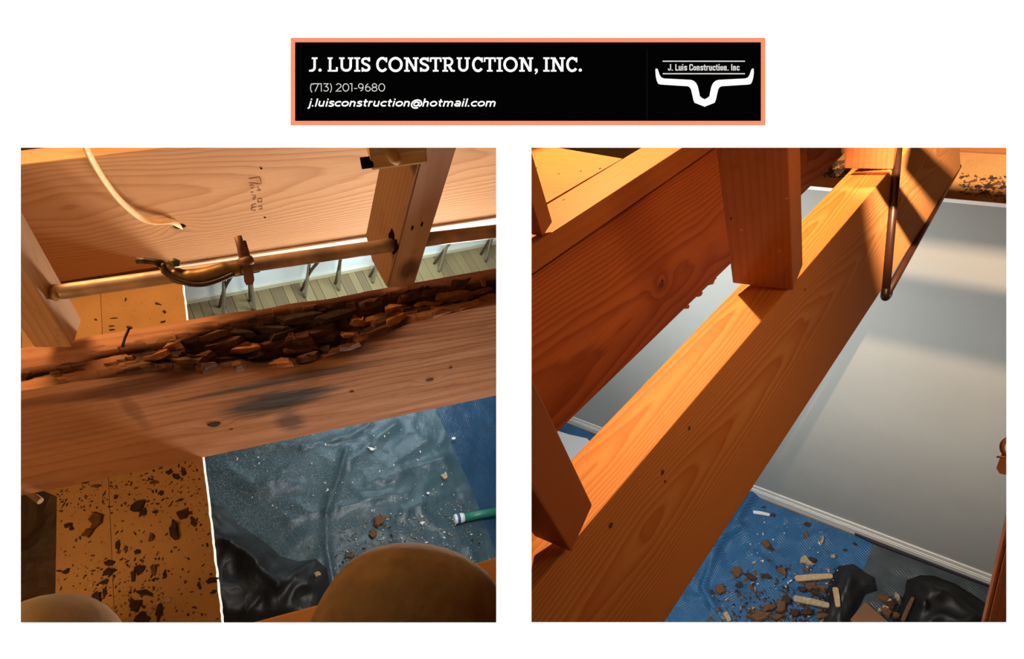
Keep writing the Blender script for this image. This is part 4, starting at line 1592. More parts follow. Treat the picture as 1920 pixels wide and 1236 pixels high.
BE = [(340, 930), (395, 946), (425, 956), (445, 985), (470, 1000), (510, 1030), (525, 1045), (560, 1055), (592, 1050), (612, 1068), (620, 1110), (625, 1150), (610, 1200), (340, 1200)]
bag = sheet('bin_bag', BE, PF, NL, -NL, .014, bag_h(BE, 2.0, .09, [([(405, 1020), (460, 1052), (520, 1115)], .05, 8), ([(520, 1115), (555, 1085), (590, 1052)], .05, 6), ([(520, 1115), (490, 1125), (458, 1165)], .04, 6)]), BAGM, None, True)
tag(bag, 'crumpled black bin bag on the grey-teal sheet beside the ceiling board', 'bin bag')

# ---- green pole
GRN = plain('green_paint', (.018, .16, .10, 1), .4)
g0, g1 = fl(868, 971, .05), fl(948, 956, .06)
gr = empty('broom_pole', frame(g0, WD, AW, -NL))
tag(gr, 'green pole with white and blue end cap lying on the sheets', 'pole')
tube_obj('shaft', [g0 + (g1 - g0) * t for t in (0, .5, 1)], .0245, GRN, gr, 16)
tube_obj('end_cap', [g0 + (g1 - g0) * t for t in (-.20, -.17, -.04, .02)], [.022, .029, .029, .027], plain('white_plastic', (.75, .78, .80, 1), .4), gr, 16)
tube_obj('blue_band', [g0 + (g1 - g0) * t for t in (-.14, -.08)], [.0302, .0302], plain('blue_band', (.03, .09, .2, 1), .4), gr, 16)

# ---- kneeling person: thighs, knees and shins in work trousers, one body
TRS = None


def trousers_mat():
    m, nt, b = new_mat('work_trousers')
    n = NT(nt)
    co = n.obj()
    a = n.noise(co, 26, 5, .62)
    c = n.mix(n.ramp(a, ((.35, 0.), (.68, 1.))), (.15, .092, .037, 1), (.235, .150, .064, 1))
    g = n.noise(co, 9, 4, .6)
    c = n.mix(n.math('MULTIPLY', n.ramp(g, ((.45, 0.), (.62, 1.))), .7), c, (.16, .130, .062, 1))
    n.put(b.inputs['Base Color'], c)
    b.inputs['Roughness'].default_value = .9
    b.inputs['Specular IOR Level'].default_value = .1
    b.inputs['Sheen Weight'].default_value = .15
    n.put(b.inputs['Normal'], n.bump(n.noise(co, 60, 4, .6), .35, .004))
    return m


def person():
    kr, kl = at(797, 1098, .82), at(48, 1190, .80)
    hr, hl, pel = at(660, 1640, .80), at(230, 1640, .78), at(450, 1700, .78)
    tors = at(450, 2150, .80)
    ankR, ankL = kr + NL * .40 + np.array((-.02, .10, 0)), kl + NL * .40 + np.array((.02, .10, 0))
    v = [pel, hr, (hr + kr) / 2, kr, (kr + ankR) / 2, ankR, hl, (hl + kl) / 2, kl, (kl + ankL) / 2, ankL, tors]
    rad = [.15, .135, .160, .132, .085, .06, .12, .115, .098, .075, .055, .16]
    ed = [(0, 1), (1, 2), (2, 3), (3, 4), (4, 5), (0, 6), (6, 7), (7, 8), (8, 9), (9, 10), (0, 11)]
    o = pel
    me = bpy.data.meshes.new('person')
    me.from_pydata([tuple(p - o) for p in v], ed, [])
    ob = link('person', me, trousers_mat(), None, frame(o, (1, 0, 0), (0, 1, 0), (0, 0, 1)))
    sk = ob.modifiers.new('skin', 'SKIN')
    for i, s in enumerate(me.skin_vertices[0].data):
        s.radius = (rad[i], rad[i])
        s.use_root = i == 0
    sk.use_smooth_shade = True
    sub = ob.modifiers.new('sub', 'SUBSURF')
    sub.levels = 3
    sub.render_levels = 3
    tag(ob, 'kneeling person seen only by two knees in brown work trousers', 'person')


person()

# ---- nail standing in the beam
n0 = FB.pt(*[(lambda a: (a[0], a[1], -.004))(FB.face_xy(227, 648))][0])
n1 = n0 + (ray(243, 618) * (n0[2] + .0) - n0) * 1.0 - NL * 0.004
nail = empty('bent_nail', frame(n0, (1, 0, 0), (0, 1, 0), (0, 0, 1)))
tag(nail, 'dark nail sticking up from the beam in front of the ceiling board', 'nail')
RUST = plain('rusty_nail', (.07, .035, .018, 1), .6, .5)
tube_obj('shank', [n0, n0 + (n1 - n0) * .5 + np.array((-.001, 0, 0)), n1], .0020, RUST, nail, 8)
tube_obj('head', [n1, n1 + unit(n1 - n0) * .002], [.0042, .0042], RUST, nail, 10)

# ---- debris: larger flakes are things, the fine crumbs are stuff
CHM = {'d': plain('bark_dark', (.045, .020, .010, 1), .9, var=.4, vscale=80, bump=.5), 'b': plain('bark_brown', (.13, .058, .022, 1), .9, var=.4, vscale=80, bump=.5),
       'l': plain('splinter_light', (.50, .33, .17, 1), .9, var=.2, vscale=80), 'w': plain('plaster_crumb', (.72, .70, .66, 1), .9),
       't': plain('splinter_tan', (.40, .30, .16, 1), .9, var=.3, vscale=60)}
_n = [0]


def flake(px, py, lw, lh, mk, P, n, ang=None, label=None, group=None, name='wood_flake', thick=None, cat='flake'):
    _n[0] += 1
    p = on_plane(px, py, P, n)
    k = p[2] / F
    rnd = random.Random(_n[0] * 17)
    ax = unit(np.cross((0, 1, 0), n))
    if ax[0] < 0:
        ax = -ax
    ay = np.cross(-n, ax)
    me = chip_mesh(_n[0] * 31, lw * k * 1.25, lh * k * 1.35, thick or max(.002, min(lw, lh) * k * .25), 11, .38)
    me.materials.append(CHM[mk])
    mw = frame(p, ax, ay, -n) @ Matrix.Rotation(rnd.uniform(-.5, .5) if ang is None else ang, 4, 'Z')
    o = link(name, me, None, None, mw)
    return tag(o, label, cat, group)


def crumbs(name, n_, region, P, n, smin, smax, mats, seed, label, cat='debris', weight=None):
    """very many loose crumbs on a plane as one object"""
    rnd = random.Random(seed)
    ax = unit(np.cross((0, 1, 0), n))
    if ax[0] < 0:
        ax = -ax
    ay = np.cross(-n, ax)
    o = on_plane(sum(p[0] for p in region) / len(region), sum(p[1] for p in region) / len(region), P, n)
    xs, ys = [p[0] for p in region], [p[1] for p in region]

    def inside(x, y):
        c = False
        for i in range(len(region)):
            (xa, ya), (xb_, yb_) = region[i - 1], region[i]
            if (ya > y) != (yb_ > y) and x < (xb_ - xa) * (y - ya) / (yb_ - ya) + xa:
                c = not c
        return c
    V, Fc, M = [], [], []
    cnt = tries = 0
    while cnt < n_ and tries < n_ * 60:
        tries += 1
        x, y = rnd.uniform(min(xs), max(xs)), rnd.uniform(min(ys), max(ys))
        if not inside(x, y) or (weight and rnd.random() > weight(x, y)):
            continue
        cnt += 1
        p = on_plane(x, y, P, n) - o
        c = np.array((np.dot(p, ax), np.dot(p, ay), 0))
        s = smin + (smax - smin) * rnd.random() ** 2.5
        a = rnd.uniform(0, 6.28)
        el = rnd.uniform(1, 2.6)
        i = len(V)
        for k in range(5):
            t = a + 2 * math.pi * k / 5
            dx, dy = s * el * math.cos(2 * math.pi * k / 5) * rnd.uniform(.6, 1), s * math.sin(2 * math.pi * k / 5) * rnd.uniform(.6, 1)
            V.append(c + np.array((dx * math.cos(a) - dy * math.sin(a), dx * math.sin(a) + dy * math.cos(a), 0)))
        V.append(c + np.array((0, 0, s * rnd.uniform(.4, .9))))
        mi = rnd.randrange(len(mats))
        for k in range(5):
            Fc.append((i + k, i + (k + 1) % 5, i + 5))
            M.append(mi)
    me = mesh(name, V, Fc)
    for m in mats:
        me.materials.append(CHM[m])
    me.polygons.foreach_set('material_index', M)
    ob = link(name, me, None, None, frame(o, ax, ay, -n))
    return tag(ob, label, cat, kind='stuff')


BG = 'dark wood flakes on the amber ceiling board'
BL_ = 'small dark flake of rotten wood lying on the amber ceiling board'
BOARD_NAMES = {(327, 995): 'large oval dark flake on the amber ceiling board, beside an angular one',
               (343, 965): 'angular dark flake on the amber ceiling board, nearest its white edge',
               (362, 978): 'narrow dark flake beside the angular one on the amber ceiling board',
               (258, 948): 'ragged dark clump high on the amber ceiling board near the beam',
               (182, 975): 'large reddish-brown flake on the amber ceiling board left of the joint line',
               (166, 1000): 'reddish-brown flake just below the larger reddish one on the board',
               (398, 1088): 'dark lump overhanging the white edge of the ceiling board',
               (401, 1110): 'small dark bit under the lump at the white edge of the board',
               (262, 1068): 'broad dark flake right of the joint line near the lower end of the board',
               (254, 1135): 'big tilted dark flake at the lower end of the ceiling board',
               (266, 1158): 'wide dark flake at the very bottom of the ceiling board',
               (298, 1150): 'long upright dark flake at the bottom of the ceiling board',
               (272, 1112): 'long dark splinter lying across the lower part of the board',
               (204, 1072): 'dark flake lying on the joint line between the boards',
               (183, 1120): 'dark clump beside the smaller knee on the ceiling board',
               (330, 895): 'dark flake close under the beam near the white edge of the board'}
for (px, py, lw, lh, mk, ang) in ((327, 995, 26, 34, 'd', .3), (343, 965, 34, 18, 'd', -.2), (362, 978, 10, 22, 'd', .4), (258, 948, 30, 22, 'd', .5), (268, 962, 14, 18, 'd', 0),
        (182, 975, 26, 30, 'b', .2), (166, 1000, 22, 26, 'b', -.5), (128, 985, 16, 10, 'd', .2), (134, 991, 10, 8, 'd', 0), (124, 1072, 16, 9, 'd', .4), (205, 1055, 22, 10, 'd', .1),
        (204, 1072, 24, 14, 'd', .1), (196, 1092, 18, 9, 'd', .3), (262, 1068, 22, 20, 'd', .5), (250, 1082, 10, 28, 'd', .1), (272, 1112, 36, 10, 'd', -.3), (254, 1135, 22, 30, 'd', .6),
        (298, 1150, 12, 34, 'd', .1), (266, 1158, 34, 22, 'd', 0), (288, 1068, 12, 24, 'b', .2), (309, 1078, 8, 18, 'd', .1), (284, 1010, 14, 16, 'b', .4), (398, 1088, 24, 20, 'd', 0),
        (401, 1110, 14, 8, 'd', .3), (374, 1098, 8, 16, 'd', .4), (330, 895, 24, 10, 'd', -.4), (345, 888, 10, 16, 'd', .5), (318, 885, 14, 10, 'd', .2), (290, 904, 20, 6, 'b', .2),
        (302, 925, 12, 8, 'd', .2), (291, 960, 12, 6, 'd', .1), (218, 932, 10, 7, 'd', .3), (180, 912, 20, 5, 'b', -.1), (160, 905, 14, 6, 'd', .2), (338, 938, 14, 5, 'd', .3),
        (222, 1022, 9, 22, 'd', .3), (236, 1030, 8, 18, 'b', .2), (258, 1035, 12, 12, 'd', .1), (183, 1120, 20, 22, 'd', .4), (196, 1110, 10, 20, 'd', .2), (176, 1128, 12, 14, 'b', .1)):
    flake(px, py, lw, lh, mk, PC, NC, ang, BOARD_NAMES.get((px, py), BL_), BG)
LG = 'pale plaster crumbs on the amber ceiling board'
for (px, py, lw, lh) in ((172, 1098, 12, 9), (188, 1100, 14, 10), (198, 1136, 13, 9), (174, 1134, 8, 6), (212, 1152, 10, 12), (243, 1030, 7, 6), (232, 1034, 6, 5), (313, 1124, 20, 14), (296, 1132, 12, 8), (190, 935, 7, 5), (170, 962, 6, 5)):
    flake(px, py, lw, lh, 'l', PC, NC, None, {313: 'largest pale plaster crumb near the bottom of the ceiling board', 212: 'pale crumb on the joint line at the bottom of the board', 188: 'bright pale crumb just above the smaller knee'}.get(px, 'small pale crumb of plaster lying on the amber ceiling board'), LG)
for (px, py, lw, lh, ang) in ((296, 570, 13, 5, -.4), (309, 585, 9, 5, -.7), (145, 598, 10, 5, -.3), (208, 612, 12, 3, .1), (210, 619, 11, 3, .1), (180, 600, 8, 3, -.5), (306, 604, 10, 4, .3), (214, 597, 13, 2, .1), (236, 562, 3, 9, .1)):
    flake(px, py, lw, lh, 'd', PC, NC, ang, 'dark splinter on the sunlit far part of the amber ceiling board', 'splinters beyond the beam')
crumbs('board_crumbs', 1300, [(108, 915), (378, 862), (412, 1190), (108, 1190)], PC, NC, .0005, .0026, 'ddbbl', 4, 'fine brown crumbs strewn over the amber ceiling board',
       weight=lambda x, y: .9 if (y < 960 or abs(x - 200) < 40 and y > 1040 or abs(x - 270) < 40 and y > 1040) else .25)
crumbs('sheet_specks', 260, [(400, 860), (810, 782), (900, 985), (925, 1060), (640, 1100), (620, 1080)], PF - NL * .028, NL, .0015, .006, 'wwt', 8, 'tiny white plaster specks over the grey-teal sheet')
crumbs('sheet_grit', 800, [(625, 985), (880, 935), (925, 1060), (640, 1160)], PF - NL * .026, NL, .0015, .006, 'wttdb', 12, 'pale grit and dust on the patterned corner of the sheet')
PT = PF - NL * .03
for (px, py, lw, lh, mk, lab) in ((697, 842, 17, 7, 'w', 'white plaster chip at the upper fold of the grey-teal sheet'), (833, 893, 14, 12, 't', 'tan chip on the grey-teal sheet near the blue one'),
        (851, 822, 9, 6, 'w', 'small white chip on the deep blue sheet'), (792, 981, 11, 7, 'w', 'white chip on the dusty sheet near the knee'), (803, 925, 8, 5, 'w', 'tiny white chip above the green pole'),
        (711, 977, 26, 22, 'b', 'round brown piece of rotten wood on the dusty sheet'), (698, 1000, 16, 24, 'b', 'brown crumbling wood beside the round piece on the sheet'), (655, 1042, 22, 10, 'b', 'brown splinter on the dusty sheet by the bin bag'),
        (594, 1076, 14, 10, 't', 'square tan chip lying on the black bin bag')):
    flake(px, py, lw, lh, mk, PT - (NL * .08 if 'bin bag' in lab and 'tan' in lab else 0), NL, None, lab, None, cat='chip')

# ================================================================== RIGHT ROOM
MB = Timber(BR, (1217, 710), (1336, 710), (1532, 730), NR, 1.0, -12)


def start_x(T):
    """length at which a timber of the right room meets the wall between the rooms"""
    return max((0.0165 - T.pt(0, a, b)[0]) / T.d[0] for a in (0, T.w) for b in (0, -T.h))


def mbf(px, py):
    x, z = MB.face_xz(px, py)
    return (x, 0.0, z)


mmb = wood('beam_pine', (0.62, 0.33, 0.115, 1), (0.46, 0.155, 0.036, 1), 0.0085, (0.035, -0.36), 0.016, 1.5, 1.0, arch=((-.105, 950, 6.5, 2.6), (.068, 1500, 5.0, 3.4)),
           knots=((*mbf(1242, 886), .0035), (*mbf(1246, 903), .002), (*mbf(1145, 985), .0035), (*mbf(1292, 803), .003)), seed=4.2, sharp=.3)
mb = MB.build('main_beam', start_x(MB), 1.75, mmb, cut0=.0145)
tag(mb, 'sound new pine beam running diagonally across the opening, top edge brightly lit', 'beam')
mq = MB.P[2] / F
for i, (px, py, r) in enumerate(((1242, 886, 5), (1247, 903, 3), (1145, 985, 5.5), (1292, 803, 4.5), (1509, 543, 3))):
    spot_on(MB, px, py, r * mq * .9, r * mq, mb, 'dark_knot', plain('knot_dark', (.10, .045, .018, 1), .8) if i == 0 else bpy.data.materials['knot_dark'], 20 + i, 0.0, .0006)

RJ = Timber(BR, (1140, 400), (1140, 418), (1140, 719), NR, 1.33, -10, w=0.04)


def rjf(px, py):
    x, z = RJ.face_xz(px, py)
    return (x, 0.0, z)


mrj = wood('old_joist_pine', (0.42, 0.165, 0.055, 1), (0.225, 0.062, 0.018, 1), 0.0135, (0.055, -0.215), 0.03, 2.0, 0.9, arch=((-.225, 290, 3.2, 2.6), (.02, 900, 3, 1.5)),
           knots=((*rjf(1240, 535), .012),), seed=7.7, sharp=.45)
rj = RJ.build('old_joist', start_x(RJ), 1.45, mrj, None, .004, cut0=.0145)
tag(rj, 'dark reddish old joist with bold grain and a knot, under the floor plate', 'joist')
spot_on(RJ, 1242, 526, 3.5 * mq, 4 * mq, rj, 'knot_hole', hm, 30, 0.0, .0006)
# ragged torn plaster along the joist's foot
rag = plain('ragged_board', (.45, .30, .18, 1), .9, var=.3)
for i, (px, py, a, b_) in enumerate(((1316, 566, .022, .009), (1290, 580, .014, .007), (1340, 545, .028, .006))):
    x, z = RJ.face_xz(px, py)
    me = chip_mesh(700 + i, a * 2, b_ * 2, .012, 9)
    link('torn_fibre', me, rag, rj, RJ.mw @ Matrix.Translation((x, 0.012, -RJ.h - .001)) @ Matrix.Rotation(math.radians(90), 4, 'X'))

PL = Timber(BR, (1140, 314), (1140, 367), (1140, 416), NR, 1.275, -10)
mpl = wood('plate_pine', (0.34, 0.145, 0.048, 1), (0.26, 0.095, 0.028, 1), 0.016, (0.03, -0.05), 0.03, 1.3, 0.5, seed=2.9)
pl = PL.build('floor_plate', start_x(PL), 1.45, mpl, None, .003, cut0=.0145)
tag(pl, 'orange floor plate lying flat along the top of the old joist', 'plate')
cp = flat_prism('cross_plate', [(1167, 297.5), (1110, 288), (1045, 277), (984, 267), (984, 404), (1100, 336)], PL.P + PL.q2 * .0005, PL.q2, 0.034, wood('cross_pine', (0.34, 0.15, 0.052, 1), (0.27, 0.10, 0.030, 1), .02, (.1, .1), .05, 3, .35, seed=3.0))
tag(cp, 'orange cross plate with nail marks meeting the floor plate at an angle', 'plate')
for i, (px, py) in enumerate(((1089, 321), (1048, 326), (1125, 316), (1057, 375), (1028, 416), (1006, 315))):
    p = on_plane(px, py, PL.P, PL.q2)
    r = random.Random(i)
    pts = [(.0030 * math.cos(t) * r.uniform(.6, 1.1), .0016 * math.sin(t)) for t in [2 * math.pi * j / 9 for j in range(9)]]
    link('nail_mark', bm_mesh('nail_mark', prism_bm(pts, -.0005, .0007)), hm, cp if px < 1120 else pl, frame(p, PL.d, PL.q1, -PL.q2))


def upright(name, e1, e2, e0, T, vp, label, mat, top=60, h=None, w=None, lift=0.0):
    """post standing on the top of timber T: e1 foot of the near edge, e2 foot on the left edge, e0 foot on the right edge"""
    foot = on_plane(e1[0], e1[1], T.P - T.q2 * lift, T.q2)
    U = Timber(vp, e0, e1, e2, np.array((-1.0, -0.12, 0.80)), foot[2], 0, w=w, h=h)
    o = U.build(name, U.s_at(0, py=top) if top is not None else -.9, 0.0, mat, None, .003)
    tag(o, label, 'post')
    return U, o


VPR = (1535, 1850)
mpost = wood('post_pine', (0.47, 0.185, 0.060, 1), (0.30, 0.095, 0.027, 1), .013, (.05, -.20), .03, 1.2, .45, seed=5.5, dirt=.3)
U1, p1 = upright('post', (1487, 545), (1373, 527), (1506, 516), MB, VPR, 'reddish square post with white paint flecks standing on the middle of the main beam', mpost)
for i, (px, py, rx, rz, mt) in enumerate(((1390, 431, 4, 3, 'l'), (1475, 372, 2, 2, 'w'), (1461, 470, 3, 4, 'l'), (1371, 410, 2, 6, 'd'))):
    p = on_plane(px, py, U1.P, U1.q1) - U1.P
    x_, z_ = np.dot(p, U1.d), -np.dot(p, U1.q2)
    r = random.Random(i + 5)
    pts = [(rz * mq * math.cos(t) * r.uniform(.5, 1.1), rx * mq * math.sin(t) * r.uniform(.5, 1.1)) for t in [2 * math.pi * j / 9 for j in range(9)]]
    link('paint_fleck', bm_mesh('paint_fleck', prism_bm(pts, -.0006, .0006)), CHM[mt], p1, U1.mw @ Matrix.Translation((x_, 0, z_)) @ Matrix.Rotation(math.radians(90), 4, 'X'))
U2, p2 = upright('post', (1674, 318), (1583, 308), (1684, 300), MB, VPR, 'second square post farther along the main beam, beside the dark rod', mpost, 60)
mpost3 = wood('post_pine_dark', (0.42, 0.150, 0.046, 1), (0.28, 0.085, 0.024, 1), .013, (.05, -.20), .03, 1.2, .4, seed=9.5)
U3, p3 = upright('post', (1072, 1036), (1000, 1004), (1126, 978), MB, (1415, 1589), 'reddish post nearest the camera, standing on the lit end of the main beam', mpost3, 300)
clip(p3, (.0145, 0, 0), (1, 0, 0))
clip(p3, (0, 0, .476), (0, 0, 1))
U4, p4 = upright('post', (1018, 444), (985, 440), (1027, 438), PL, (1400, 1650), 'pale short post standing on the cross plate', mpl, 200, h=.03, w=.04)

print('MB', MB.w, MB.h, 'RJ', RJ.h, 'PL', PL.w, PL.h, 'U1', U1.w, U1.h, 'U2', U2.w, U2.h, 'U3', U3.w, U3.h)
# ---- dark bent rod hanging beside the beam
RODM = plain('dark_brown_rod', (.040, .014, .007, 1), .42, .3, var=.25)


def mb_face(px, py, off):
    p = on_plane(px, py, MB.P, MB.q1)
    return p * (1 - off / p[2])


ra = mb_face(1688, 230, .03)
re_ = mb_face(1661, 545, .03)
rb_p = MB.pt(MB.s_at(1800, 0, -MB.h), 0, -MB.h)
r2 = ray(1797, 312) * (rb_p[2] + .02)
rroot = empty('hanging_rod', frame(re_, (1, 0, 0), (0, 1, 0), (0, 0, 1)))
tag(rroot, 'dark brown metal rod hanging beside the beam and bent back underneath it', 'rod')
tube_obj('upright_bar', [ra, ra + (re_ - ra) * .5, re_], .0098, RODM, rroot, 12)
el = ray(1660, 557) * (re_[2] + .004)
tube_obj('elbow', spline([re_ + (ra - re_) * .01, ray(1659.5, 553) * re_[2], el, ray(1664, 553) * (re_[2] + .02), el + (r2 - el) * .03], 5), .0104, plain('elbow_black', (.03, .016, .01, 1), .35, .4), rroot, 12)
tube_obj('lower_bar', [el + (r2 - el) * t for t in (.02, .3, .6, 1)], .0092, RODM, rroot, 12)

# ---- room below: floor, wall, baseboard
CFR = np.dot(NR, MB.pt(MB.s_at(1450, 0, -MB.h), 0, -MB.h)) + 3.25
PFR = NR * CFR


def fr(px, py, lift=0.0):
    return on_plane(px, py, PFR - NR * lift, NR)


f0, f1 = fr(1863, 1100), fr(1435, 934.5)
WDR = unit(f1 - f0)                              # along the wall, away to the left
NWR = unit(np.cross(WDR, NR))                    # wall normal
if np.dot(NWR, f0) < 0:
    NWR = -NWR                                   # pointing away from the viewer
mwr = frame(f1, -WDR, NWR, -NR) if np.dot(np.cross(-WDR, NWR), -NR) > 0 else frame(f1, WDR, NWR, -NR)
sgn = -1 if np.dot(np.cross(-WDR, NWR), -NR) > 0 else 1
# local x = along the wall; find the limits: the wall between the rooms on one side, 2.6 m past the frame on the other
xlim = (0.02 - f1[0]) / (WDR[0] * sgn)
xo = -sgn * 3.4
xa, xb2 = min(xlim, xo), max(xlim, xo)
tops = [on_plane(px, py, f1, NWR) for px, py in ((1542, 334), (1887, 392))]
hts = [np.dot(t - f1, -NR) for t in tops]
HW = sum(hts) / 2
print('wall height', hts, 'xlim', xa, xb2, 'dist', f0, f1)
WG = plain('grey_blue_paint', (0.335, 0.355, 0.335, 1), .75, var=.04, vscale=2, spec=.25)
wl = link('wall_right', bm_mesh('wall_right', box_bm(xa, xb2, 0, .09, 0, HW)), WG, None, mwr)
tag(wl, 'smooth grey-blue wall beyond the main beam', 'wall', kind='structure')
hb = np.dot(on_plane(1435, 917, f1, NWR) - f1, -NR)
BW = plain('baseboard_white', (.66, .66, .60, 1), .5)
bbr = link('baseboard_right', bm_mesh('baseboard_right', box_bm(xa, xb2, -.016, 0, .012, hb * .72, .002)), BW, None, mwr)
tag(bbr, 'white moulded baseboard along the grey-blue wall', 'baseboard', kind='structure')
link('cap_moulding', bm_mesh('cap_moulding', box_bm(xa, xb2, -.011, 0, hb * .72, hb, .003)), BW, bbr, mwr)
link('bead', bm_mesh('bead', box_bm(xa, xb2, -.020, -.016, hb * .5, hb * .62, .0015)), BW, bbr, mwr)
link('shoe_strip', bm_mesh('shoe_strip', box_bm(xa, xb2, -.022, 0, 0, .012, .002)), plain('shoe_brown', (.22, .12, .055, 1), .6), bbr, mwr)
fl_r = link('floor_right', bm_mesh('floor_right', box_bm(xa, xb2, -3.4, .09, -.05, 0)), plain('floor_dark', (.10, .085, .075, 1), .7), None, mwr)
tag(fl_r, 'dark floor under the sheets beside the grey-blue wall', 'floor', kind='structure')

# ceiling boards that rest on the wall's top, with their white cut edge towards the room
edge_y = -.035
cb_ = link('ceiling_right', bm_mesh('ceiling_right', box_bm(xa, xb2, edge_y, .55, HW, HW + .016)), PAPER, None, mwr)
cb_.data.materials.append(EDGE)
for p in cb_.data.polygons:
    if abs(p.normal.z) < .5:
        p.material_index = 1
tag(cb_, 'ceiling board edge with debris on top of the grey-blue wall', 'ceiling', kind='structure')
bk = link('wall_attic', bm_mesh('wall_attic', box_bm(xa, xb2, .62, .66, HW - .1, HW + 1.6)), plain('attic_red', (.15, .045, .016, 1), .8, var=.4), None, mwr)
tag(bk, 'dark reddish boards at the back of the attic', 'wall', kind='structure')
pt2 = link('top_plate', bm_mesh('top_plate', box_bm(xa, xb2, .24, .34, HW + .017, HW + .055, .003)), wood('plate_old', (.34, .15, .05, 1), (.2, .08, .025, 1), .014, (.05, -.05), .03, 1.3, .5, seed=2.3), None, mwr)
tag(pt2, 'brown timber lying on the far ceiling board', 'timber')

for o_ in (wl, bbr, fl_r, cb_, bk, pt2):
    clip(o_, (.0145, 0, 0), (1, 0, 0))
    for c_ in o_.children:
        clip(c_, (.0145, 0, 0), (1, 0, 0))
# unseen timbers added above the opening to throw bands of shade on the wall
for i, (px, py, t, sz) in enumerate(((1800, 600, .14, .029), (1800, 402, .14, .024))):
    S = np.array((.70, -.45, .78))
    wp = on_plane(px, py, f1, NWR)
    c = S + (wp - S) * t
    q3 = unit(np.cross(WDR, wp - S))
    m4 = frame(c, WDR, np.cross(q3, WDR), q3)
    tt = link('shade_tie', bm_mesh('shade_tie', box_bm(-.5, (.12, .04)[i], -.02, .02, -sz / 2, sz / 2, .002)), mpl, None, m4)
    tag(tt, ('lower' if i == 0 else 'upper') + ' added shade-casting tie above the edge of the opening', 'timber')

# ---- sheets on the floor


def quilt_h(u, v, px, py):
    z = .006 + .014 * abs(noise.noise(Vector((u * 4, v * 4, 3)))) + .006 * noise.noise(Vector((u * 11, v * 11, 9)))
    for pl_, hh, wd in (([(1415, 925), (1375, 985), (1320, 1040)], .050, 9), ([(1390, 990), (1360, 1010), (1335, 1055), (1318, 1105), (1340, 1140)], .035, 7), ([(1340, 1030), (1300, 1080)], .030, 8),
                        ([(1470, 975), (1465, 1000), (1440, 1030)], .016, 8), ([(1560, 1000), (1530, 1005), (1500, 1020)], .016, 8), ([(1400, 1000), (1410, 1040), (1440, 1060)], .014, 8), ([(1290, 1120), (1330, 1130)], .02, 8)):
        z += hh * math.exp(-(poly_dist(px, py, pl_) / wd) ** 2)
    return z


QB = tarp_mat('quilted_blue', (0.022, 0.095, 0.215, 1), (0.036, 0.140, 0.290, 1), (0.10, .085, .075, 1), .64, .80, .42, .6, 22)
xp = lambda p: (960 + F * p[0] / p[2], 618 + F * p[1] / p[2])
w0, w1 = f1 + WDR * .0 - NWR * .03, f0
lft = f1 + WDR * ((.04 - f1[0]) / WDR[0]) - NWR * .03
qb = sheet('blue_tarpaulin', [xp(lft), (1060, 788), (1250, 862), (1437, 937), (1600, 998), (1640, 1020), (1625, 1080), (1700, 1235), (1180, 1235), (1010, 1000)], PFR, NR, -NR, .0125, quilt_h, QB)
tag(qb, 'bright blue quilted plastic sheet spread on the floor below the main beam', 'tarpaulin')
GS = tarp_mat('grey_sheet', (0.038, 0.050, 0.055, 1), (0.062, 0.078, 0.082, 1), (0.20, .19, .17, 1), .60, .78, .38, .2, 22)


def grey2(u, v, px, py):
    return .010 + .02 * abs(noise.noise(Vector((u * 5, v * 5, 13)))) + .004 * noise.noise(Vector((u * 16, v * 16, 2)))


gs = sheet('grey_sheet', [(1618, 1072), (1640, 1018), (1665, 1026), (1860, 1101), (1900, 1125), (1900, 1235), (1600, 1235)], PFR, NR, -NR, .0125, grey2, GS)
tag(gs, 'dark grey plastic sheet between the blue sheet and the baseboard', 'tarpaulin')
ws = sheet('white_sheet', [(1020, 800), (1068, 815), (1100, 822), (1130, 850), (1075, 900), (1010, 880)], PFR - NR * .03, NR, -NR, .02, lambda u, v, px, py: .004 * noise.noise(Vector((u * 6, v * 6, 1))), plain('white_cloth', (.72, .73, .74, 1), .8))
tag(ws, 'white cloth on the floor seen in the gap between joist and beam', 'cloth')
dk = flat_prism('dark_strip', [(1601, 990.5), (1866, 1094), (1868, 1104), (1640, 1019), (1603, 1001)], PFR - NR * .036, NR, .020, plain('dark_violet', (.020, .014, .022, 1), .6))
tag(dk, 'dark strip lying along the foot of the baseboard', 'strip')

B1 = [(1545, 1130), (1558, 1085), (1572, 1064), (1600, 1060), (1618, 1072), (1640, 1085), (1645, 1110), (1622, 1118), (1605, 1150), (1590, 1235), (1535, 1235)]
bg1 = sheet('bin_bag', B1, PFR, NR, -NR, .014, bag_h(B1, 5.0, .10, [([(1580, 1070), (1570, 1110), (1555, 1160)], .06, 5), ([(1620, 1105), (1590, 1150)], .05, 5)]), BAGM, None, True)
tag(bg1, 'black bin bag slumped on the edge of the bright blue sheet', 'bin bag')
B2 = [(1690, 1130), (1700, 1090), (1725, 1081), (1750, 1082), (1790, 1097), (1830, 1122), (1862, 1145), (1875, 1235), (1675, 1235), (1672, 1170)]
bg2 = sheet('bin_bag', B2, PFR, NR, -NR, .014, bag_h(B2, 8.0, .16, [([(1702, 1092), (1715, 1125), (1728, 1160)], .07, 3)]), plain('black_bag_dull', (.007, .006, .005, 1), .55, bump=.4, bscale=14), None, True)
tag(bg2, 'big open black bin bag between baseboard and pale post', 'bin bag')
# rubbish between the bags
PZ = PFR - NR * .04
bd = flat_prism('scrap_board', [(1594, 1162), (1622, 1128), (1668, 1168), (1640, 1210)], PZ - NR * .05, NR, .02, wood('scrap_pine', (.24, .115, .045, 1), (.15, .06, .02, 1), .012, (.05, .05), .03, 2, .5, seed=6.6), None, .002)
tag(bd, 'square brown scrap board poking out between the two bin bags', 'board')


